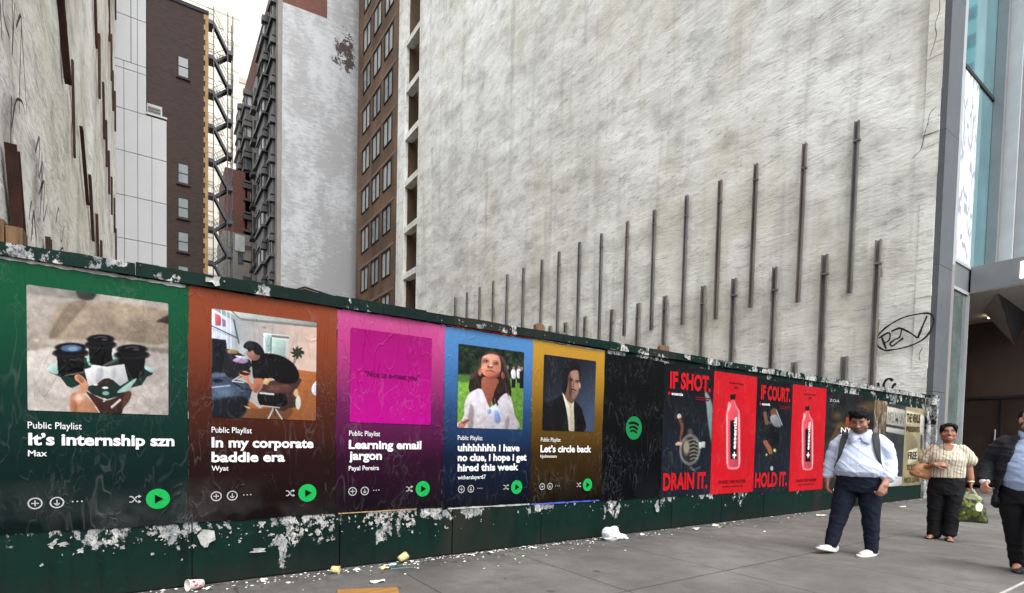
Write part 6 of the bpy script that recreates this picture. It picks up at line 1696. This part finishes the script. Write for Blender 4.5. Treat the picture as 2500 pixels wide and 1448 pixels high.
# tan shoulder bag under her arm
tb = tag(empty('shoulder_bag', WL, WR), 'tan leather shoulder bag tucked under the arm of the woman in striped blouse', 'bag')
M_tanl = mat('tan_leather', S(150, 106, 72), .5, .45, 0, .15, 9, .4, 120, .003)
bm = nb(); stack(bm, [(-.245, -.05, .80, .085, .05), (-.25, -.05, .83, .115, .065), (-.235, -.05, .92, .11, .06), (-.215, -.05, .985, .08, .045), (-.21, -.05, 1.0, .06, .03)], 24, 2.8)
bmesh.ops.transform(bm, matrix=Matrix.Translation((-.24, 0, .9)) @ Matrix.Rotation(.32, 4, 'Y') @ Matrix.Translation((.24, 0, -.9)), verts=bm.verts)
voxel('bag', bm, .008, 2, M_tanl, tb, fold=folds(.007, (9, 9, 14), 21))
bm = nb(); tube(bm, [(-.28, -.05, .96), (-.25, -.075, 1.10), (-.15, -.06, 1.25), (-.12, .02, 1.262), (-.16, .08, 1.2), (-.22, .02, .97)], [.008] * 6, 8); obj('strap', bm, M_tanl, tb, True)
# printed carrier bag in her hand
gbag = tag(empty('carrier_bag', WL, WR), 'shiny green patterned carrier bag hanging from the hand of the striped woman', 'bag')
def leafy(co, no):
    a = fbm(co[:, 0] * 26, co[:, 2] * 22, 4, 31)[:, None]; b = fbm(co[:, 0] * 14 + 7, co[:, 2] * 14, 3, 37)[:, None]
    c = np.array((34, 38, 16.)) + (a > .5) * np.array((38, 46, 8.)) + np.clip((b - .54) * 8, 0, 1) * np.array((58, 60, 18.))
    c = np.where((co[:, 2] < .30)[:, None], c * .6 + np.array((24, 12, 6.)), c)
    w2 = np.clip(1.3 - np.hypot((co[:, 0] - .315) / .030, (co[:, 2] - .47) / .048), 0, .3)[:, None] / .3
    c = c * (1 - w2) + np.array((226, 228, 206.)) * w2
    top = np.clip((co[:, 2] - .555) / .01, 0, 1)[:, None]
    return c * (1 - top) + np.array((112, 116, 78.)) * top
t = NT('printed_film'); n_ = t.t.nodes.new('ShaderNodeVertexColor'); n_.layer_name = 'ink'
t.inp(Base_Color=n_.outputs['Color'], Roughness=.28); t.bump(t.noise(26, 4, .6, .8), .5, .012); M_film = t.m
bm = nb(); stack(bm, [(.255, -.05, .265, .150, .045), (.255, -.05, .285, .160, .055), (.25, -.05, .42, .140, .06), (.245, -.05, .53, .115, .04), (.242, -.05, .60, .080, .018), (.24, -.05, .62, .06, .01)], 26, 3.2)
voxel('bag', bm, .007, 1, M_film, gbag, fold=folds(.008, (10, 10, 8), 41), post=leafy)
bm = nb()
for s in (-1, 1): tube(bm, [(.24 + s * .055, -.05, .60), (.238 + s * .028, -.05, .66), (.236, -.05, .70)], [(.012, .003)] * 3, 8)
obj('handle', bm, mat('pale_film_handle', S(168, 170, 140), .3, .5, 0, .1), gbag, True)

# ---------------------------------------------------------------- man in the charcoal suit, cut by the frame
SL, SR = (7.22, -3.26, 0), math.radians(-84)
su = tag(empty('person', SL, SR), 'man in open charcoal suit jacket and blue shirt cut off by the right edge', 'person')
HP = Vector((.012, -.03, 1.50)); HR = Matrix.Rotation(math.radians(28), 3, 'Z') @ Matrix.Rotation(math.radians(-2), 3, 'X')
bm = nb(); headform(bm, HP, HR, 1.02, .006)
tube(bm, [(0, .02, 1.30), (.015, .0, 1.37), (.035, -.01, 1.44)], [.064, .058, .056], 14)
stack(bm, [(0, 0, .80, .14, .10), (0, -.01, .95, .155, .11), (0, -.01, 1.1, .155, .11), (0, 0, 1.26, .15, .09), (0, .01, 1.33, .075, .06)])
tube(bm, [(-.15, .02, 1.28), (-.275, .07, 1.08), (-.29, -.06, .92), (-.285, -.10, .88)], [.05, .045, .037, .030]); hand(bm, (-.284, -.105, .874), (.05, -.75, -.55), (.75, .3, -.5), curl=1.1, s=1.02, thumb=-1)
tube(bm, [(.15, .02, 1.28), (.24, .04, 1.05), (.25, -.02, .85), (.25, -.03, .80)], [.05, .045, .037, .030]); hand(bm, (.25, -.03, .795), (0, -.1, -1), (-.9, 0, 0), curl=.9, thumb=1)
tube(bm, [(-.095, 0, .8), (-.075, .03, .46), (-.04, .10, .10)], [.09, .06, .04]); tube(bm, [(.095, 0, .8), (.11, -.06, .46), (.12, -.06, .10)], [.09, .06, .04])
for ax, ay in ((-.04, .06), (.12, -.08)): tube(bm, [(ax, ay, .05), (ax, ay - .1, .035)], [.033, .03])
voxel('body', bm, .006, 2, M_skin, su, post=face_ink((170, 124, 106), HP, HR, 1.02, .25))
bm = nb(); m = Matrix.Translation(HP) @ HR.to_4x4() @ Matrix.Scale(1.02, 4)
for c, r in (((0, .03, .055), (.079, .088, .072)), ((0, -.03, .100), (.055, .045, .022)), ((0, .07, .02), (.064, .045, .07)), ((.072, .03, .03), (.013, .04, .04)), ((-.072, .03, .03), (.013, .04, .04))): ell(bm, c, r)
bmesh.ops.transform(bm, matrix=m, verts=bm.verts); voxel('hair', bm, .007, 1, M_hair, su)
bm = nb(); P_ = [HP + HR @ Vector(q) * 1.02 for q in ((-.082, -.005, .012), (-.062, -.085, .014), (-.012, -.108, .012), (.012, -.108, .012), (.062, -.085, .014), (.082, -.005, .012))]
tube(bm, P_, [.0022] * 6, 6); obj('spectacles', bm, M_gap, su)
bm = nb(); stack(bm, [(0, -.01, .80, .16, .13), (0, -.025, .90, .175, .15), (0, -.025, 1.05, .172, .148), (0, -.01, 1.2, .165, .12), (0, .0, 1.29, .13, .09), (0, .0, 1.35, .07, .068), (0, -.004, 1.38, .066, .064)], 26, 2.1)
voxel('shirt', bm, .009, 2, M_suitshirt, su, fold=folds(.006, (6, 6, 12), 51))
bm = nb()
for s in (-1, 1): bm.faces.new([bm.verts.new(q) for q in ((s * .006, -.078, 1.35), (s * .056, -.05, 1.395), (s * .078, .0, 1.40), (s * .08, -.02, 1.36), (s * .055, -.09, 1.31))])
c_ = obj('collar', bm, M_suitshirt, su, True); md = c_.modifiers.new('t', 'SOLIDIFY'); md.thickness = .005
# jacket: open front built as a wrapped shell, sleeves added
bm = nb(); N = 22; rings = []
for z, rx, ry, op, fl in ((.68, .205, .15, .95, .03), (.76, .208, .155, .92, .025), (.88, .205, .158, .80, .015), (1.0, .202, .16, .68, .008), (1.12, .198, .150, .55, 0), (1.22, .19, .128, .45, 0), (1.29, .15, .10, .50, 0), (1.345, .088, .078, .62, 0)):
    ring = []
    for i in range(N + 1):
        a = -math.pi / 2 + op + (2 * math.pi - 2 * op) * i / N
        e = fl * math.exp(-min(i, N - i) / 2)
        ring.append((( rx + e) * math.cos(a), .005 + (ry + e) * math.sin(a), z))
    rings.append(ring)
for r in rings:
    pass
I_ = [[bm.verts.new(q) for q in r] for r in rings]; O_ = [[bm.verts.new((q[0] * 1.09, .005 + (q[1] - .005) * 1.10, q[2])) for q in r] for r in rings]
for A in (I_, O_):
    for a, b in zip(A, A[1:]):
        for i in range(N): bm.faces.new((a[i], a[i + 1], b[i + 1], b[i]))
for i in range(N): bm.faces.new((I_[0][i], I_[0][i + 1], O_[0][i + 1], O_[0][i])); bm.faces.new((I_[-1][i], I_[-1][i + 1], O_[-1][i + 1], O_[-1][i]))
for a, b, c, d in zip(I_, I_[1:], O_, O_[1:]):
    for i in (0, N): bm.faces.new((a[i], b[i], d[i], c[i]))
tube(bm, [(-.155, .01, 1.275), (-.225, .04, 1.19), (-.28, .07, 1.07), (-.288, -.0, .97), (-.287, -.08, .90)], [(.078, .085), (.084, .092), (.076, .084), (.068, .074), (.056, .06)], 16)
tube(bm, [(.155, .01, 1.275), (.215, .03, 1.19), (.25, .04, 1.05), (.255, .0, .93), (.255, -.02, .84)], [(.078, .085), (.082, .09), (.072, .08), (.064, .07), (.055, .06)], 16)
# coat skirt swinging back
for q in ((-.19, .02, .70), (-.2, .06, .68)): ell(bm, q, (.05, .09, .06))
voxel('jacket', bm, .0085, 2, M_suit, su, fold=folds(.011, (6, 6, 14), 61))
bm = nb(); tube(bm, [(-.287, -.085, .895), (-.285, -.10, .885)], [.046, .044], 14); obj('shirt_cuff', bm, mat('white_cuff', S(226, 226, 228), .8, .2, 0, .03, 20, 0), su, True)
bm = nb()
stack(bm, [(0, 0, .68, .168, .13), (0, 0, .78, .178, .14), (0, 0, .86, .172, .138), (0, 0, .88, .165, .13)], 26, 2.2)
tube(bm, [(-.092, 0, .76), (-.088, .01, .60), (-.075, .04, .44), (-.055, .08, .25), (-.04, .11, .045)], [(.098, .115), (.092, .105), (.077, .086), (.066, .072), (.06, .066)], 18)
tube(bm, [(.092, 0, .76), (.1, -.03, .60), (.11, -.055, .44), (.118, -.06, .25), (.12, -.06, .045)], [(.098, .115), (.092, .105), (.077, .086), (.066, .072), (.06, .066)], 18)
voxel('trousers', bm, .009, 2, M_black, su, fold=folds(.008, (5, 5, 9), 68))
for a, yaw, pt in (((-.04, .11, .0), 0.1, .0), ((.12, -.06, 0), -.1, 0)):
    bm = nb(); shoe(bm, a, yaw, .28, .045, .085, pt); shoe(bm, a, yaw, .285, .044, .085, pt, True); voxel('shoe', bm, .007, 1, M_shoe, su)

# ================================================================== LITTER
M_cup = mat('white_paper_cup', S(196, 192, 186), .55, .4, 0, .05, 20, .1, 60, .002)
M_cream = mat('cream_paper_cup', S(184, 172, 122), .6, .35, 0, .1, 20, .2, 60, .002)
M_cupred = mat('red_cup_print', S(196, 36, 60), .5, .4, 0, .1, 20, 0)
def cup(name, loc, rz, rx, h, r0, r1, m, label, crush=0.0, printm=None):
    t = tag(empty(name, loc), label, 'cup')
    t.rotation_euler = (rx, 0, rz)
    bm = nb(); n = 28
    prof = [(r0, 0), (r0 + (r1 - r0) * .5, h * .5), (r1, h), (r1 * 1.06, h + .002), (r1 * 1.06, h - .004), (r1 * .97, h - .002), (r0 * .96, .004)]
    rings = []
    for k, (r, z) in enumerate(prof):
        rings.append([bm.verts.new((r * math.cos(2 * math.pi * i / n) * (1 + crush * math.sin(3 * i * .4 + z * 40)), r * math.sin(2 * math.pi * i / n) * (1 - crush * (z / h)), z)) for i in range(n)])
    for a, b in zip(rings, rings[1:]):
        for i in range(n): bm.faces.new((a[i], a[(i + 1) % n], b[(i + 1) % n], b[i]))
    bm.faces.new(rings[0]); bm.faces.new(rings[-1])
    obj('cup_body', bm, m, t, True)
    if printm:
        def on(u, v):      # u around (radians), v up 0..1
            r = (r0 + (r1 - r0) * v) + .0012
            return (r * math.cos(u), r * math.sin(u), h * v)
        bm = nb()
        for (u0, v0, ru, rv) in ((.78, .72, .26, .12), (.02, .62, .24, .12), (1.0, .36, .09, .07), (-.25, .3, .14, .09)):
            c = bm.verts.new(on(u0, v0)); P = [bm.verts.new(on(u0 + ru * math.cos(k * .628), v0 + rv * math.sin(k * .628))) for k in range(10)]
            for k in range(10): bm.faces.new((c, P[k], P[(k + 1) % 10]))
        arc = [(.32 + .40 * math.cos(a), .30 + .20 * math.sin(a)) for a in np.linspace(.2, 5.2, 18)]
        for (a, b), (c, d) in zip(arc, arc[1:]):
            bm.faces.new([bm.verts.new(on(*q)) for q in ((a, b), (c, d), (c * 1.0, d + .05), (a, b + .05))])
        obj('cup_print', bm, printm, t)
    return t
# lying cups: axis along the ground
c1 = cup('paper_cup', (.335, -.085, .036), math.radians(-67), math.radians(86), .115, .031, .043, M_cup, 'white paper cup with red print lying at the foot of the fence, lower left', 0, M_cupred)
cup('paper_cup', (1.33, -.13, .036), math.radians(60), math.radians(96), .07, .028, .038, M_cream, 'crushed cream paper cup on its side by the fence, nearest the red printed cup', .12)
cup('paper_cup', (1.99, -.09, .040), math.radians(100), math.radians(70), .085, .030, .042, M_cream, 'yellowish paper cup leaning on the fence foot among litter', .10)
cup('drink_can', (7.98, -1.18, .036), math.radians(20), math.radians(90), .12, .033, .033, mat('white_can', S(206, 208, 210), .35, .5, .4, .1, 10), 'white drink can lying on the pavement behind the walking man')
# white plastic bag
bag = tag(empty('plastic_bag', (4.74, -.20, 0)), 'crumpled white plastic bag lying on the pavement by the fence', 'bag')
bm = nb(); ell(bm, (0, 0, .06), (.13, .08, .085)); ell(bm, (-.07, 0, .09), (.07, .06, .07)); ell(bm, (.12, -.04, .035), (.09, .05, .035)); ell(bm, (.02, -.02, .13), (.07, .04, .04)); ell(bm, (.19, -.06, .015), (.05, .03, .015))
t = NT('thin_white_plastic'); t.inp(Base_Color=S(196, 198, 200), Roughness=.3); t.b.inputs['Subsurface Weight'].default_value = .3; t.b.inputs['Subsurface Radius'].default_value = (.03, .03, .03); t.bump(t.noise(30, 4, .6, 1.2), .8, .02)
voxel('film', bm, .006, 1, t.m, bag, fold=lambda co, no: (np.abs(fbm(co[:, 0] * 26 + co[:, 1] * 20, co[:, 2] * 24, 3, 77) - .5) * -.07 + .006) * np.clip(co[:, 2] / .03, 0, 1))
# scraps big enough to count
def flat_scrap(x, y, w_, h_, seed, m, label, name='paper_napkin'):
    rr = random.Random(seed); bm = nb(); c = bm.verts.new((0, 0, .014 + rr.uniform(0, .02))); P = []
    n = 11
    for i in range(n):
        a = 2 * math.pi * i / n; r = rr.uniform(.6, 1.1); P.append(bm.verts.new((w_ / 2 * r * math.cos(a), h_ / 2 * r * math.sin(a), .003 + rr.choice([0, 0, .01, .025]))))
    for i in range(n): bm.faces.new((c, P[i], P[(i + 1) % n]))
    o = obj(name, bm, m, None, False, (x, y, 0)); md = o.modifiers.new('t', 'SOLIDIFY'); md.thickness = .0015
    md = o.modifiers.new('s', 'SUBSURF'); md.levels = md.render_levels = 1
    tag(o, label, 'paper', 'litter along the fence foot'); return o
M_nap = mat('white_napkin', S(186, 182, 175), .85, .2, 0, .1, 20, .5, 40, .004)
flat_scrap(1.57, -.60, .17, .06, 3, M_nap, 'torn white napkin on the pavement above the yellow board')
flat_scrap(1.55, -.14, .09, .05, 4, M_nap, 'small folded white paper just right of the crushed cream cup')
flat_scrap(1.80, -.22, .12, .07, 5, M_cream, 'cream wrapper near the green straw by the fence')
flat_scrap(1.90, -.13, .10, .05, 6, mat('blue_wrapper', S(130, 178, 190), .5, .4, 0, .1), 'pale blue wrapper beside the yellowish cup')
flat_scrap(2.12, -.10, .08, .05, 7, M_nap, 'white crumpled tissue right of the yellowish cup')
flat_scrap(2.78, -.12, .12, .06, 8, M_nap, 'white tissue at the fence foot under the blue poster')
flat_scrap(3.02, -.12, .12, .05, 9, M_nap, 'second white tissue at the fence foot under the blue poster')
flat_scrap(3.55, -.14, .10, .06, 10, M_cup, 'small white paper ball at the fence foot under the yellow poster')
flat_scrap(6.4, -.20, .14, .10, 11, M_nap, 'crumpled paper at the fence foot under the hoop poster')
flat_scrap(6.95, -.16, .18, .10, 12, M_cup, 'white paper plate piece at the fence foot under the red poster')
flat_scrap(6.9, -.28, .16, .08, 13, M_cream, 'orange cream wrapper beside the white paper plate piece')
flat_scrap(9.7, -.35, .40, .14, 14, M_nap, 'flat white papers on the pavement left of the walking man')
flat_scrap(.37, -.17, .07, .05, 15, M_nap, 'small pale scrap right beside the red printed cup')
flat_scrap(12.7, -.5, .3, .12, 16, M_nap, 'far white paper on the pavement behind the walking man')
flat_scrap(5.35, -.16, .10, .05, 17, M_nap, 'small white paper right of the plastic bag by the fence')
bm = nb(); tube(bm, [(1.84, -.26, .006), (2.04, -.30, .006)], [.005, .005], 8)
tag(obj('drinking_straw', bm, mat('green_straw', S(40, 104, 92), .4, .5, 0, .05), None, True), 'dark green drinking straw lying on the pavement by the fence', 'straw')
bm = nb()
for i in range(520):
    x = random.choice([random.uniform(-.6, 4.8), random.uniform(-.6, 15)]); y = -.02 - abs(random.gauss(0, .10)) - (random.random() ** 3) * .6 * (random.random() < .35)
    s = random.uniform(.004, .016) * (2 if random.random() < .06 else 1)
    n = 6; c = bm.verts.new((x, y, .004 + s * .4)); P = []
    for k in range(n):
        a = 2 * math.pi * k / n; r = s * random.uniform(.5, 1.3); P.append(bm.verts.new((x + r * math.cos(a), y + r * math.sin(a) * .8, .001 + random.uniform(0, .006))))
    for k in range(n): bm.faces.new((c, P[k], P[(k + 1) % n]))
tag(obj('litter_crumbs', bm, M_nap), 'countless tiny white litter crumbs along the foot of the fence', 'litter', kind='stuff')
bm = nb()
for i in range(260):
    x = random.uniform(-.6, 9); y = -.02 - abs(random.gauss(0, .16)); s = random.uniform(.005, .02)
    n = 5; P = [bm.verts.new((x + s * random.uniform(.5, 1.3) * math.cos(2 * math.pi * k / n), y + s * random.uniform(.4, 1) * math.sin(2 * math.pi * k / n), .0015 + random.uniform(0, .003))) for k in range(n)]
    bm.faces.new(P)
tag(obj('leaf_debris', bm, mat('dark_debris', S(52, 46, 40), .9, .2, 0, .3, 20)), 'dark crumbs of dirt and leaf along the foot of the fence', 'debris', kind='stuff')
# yellow timber board lying at the bottom edge of the picture
bd = tag(empty('timber_board', (1.475, -1.03, 0), math.radians(-20)), 'yellow orange timber board lying flat at the bottom edge of the picture', 'board')
t = NT('yellow_board'); g = t.noise(5, 5, .6, .6, sc3=(.35, 9, 1)); t.inp(Base_Color=t.mix(t.ramp(g, .35, .65), S(150, 108, 52), S(116, 78, 36)), Roughness=.65); t.bump(g, .4, .004)
bm = nb(); box(bm, -.36, .10, -.25, .22, .001, .022); bmesh.ops.bevel(bm, geom=list(bm.edges), offset=.003, segments=1, affect='EDGES'); obj('plank', bm, t.m, bd)
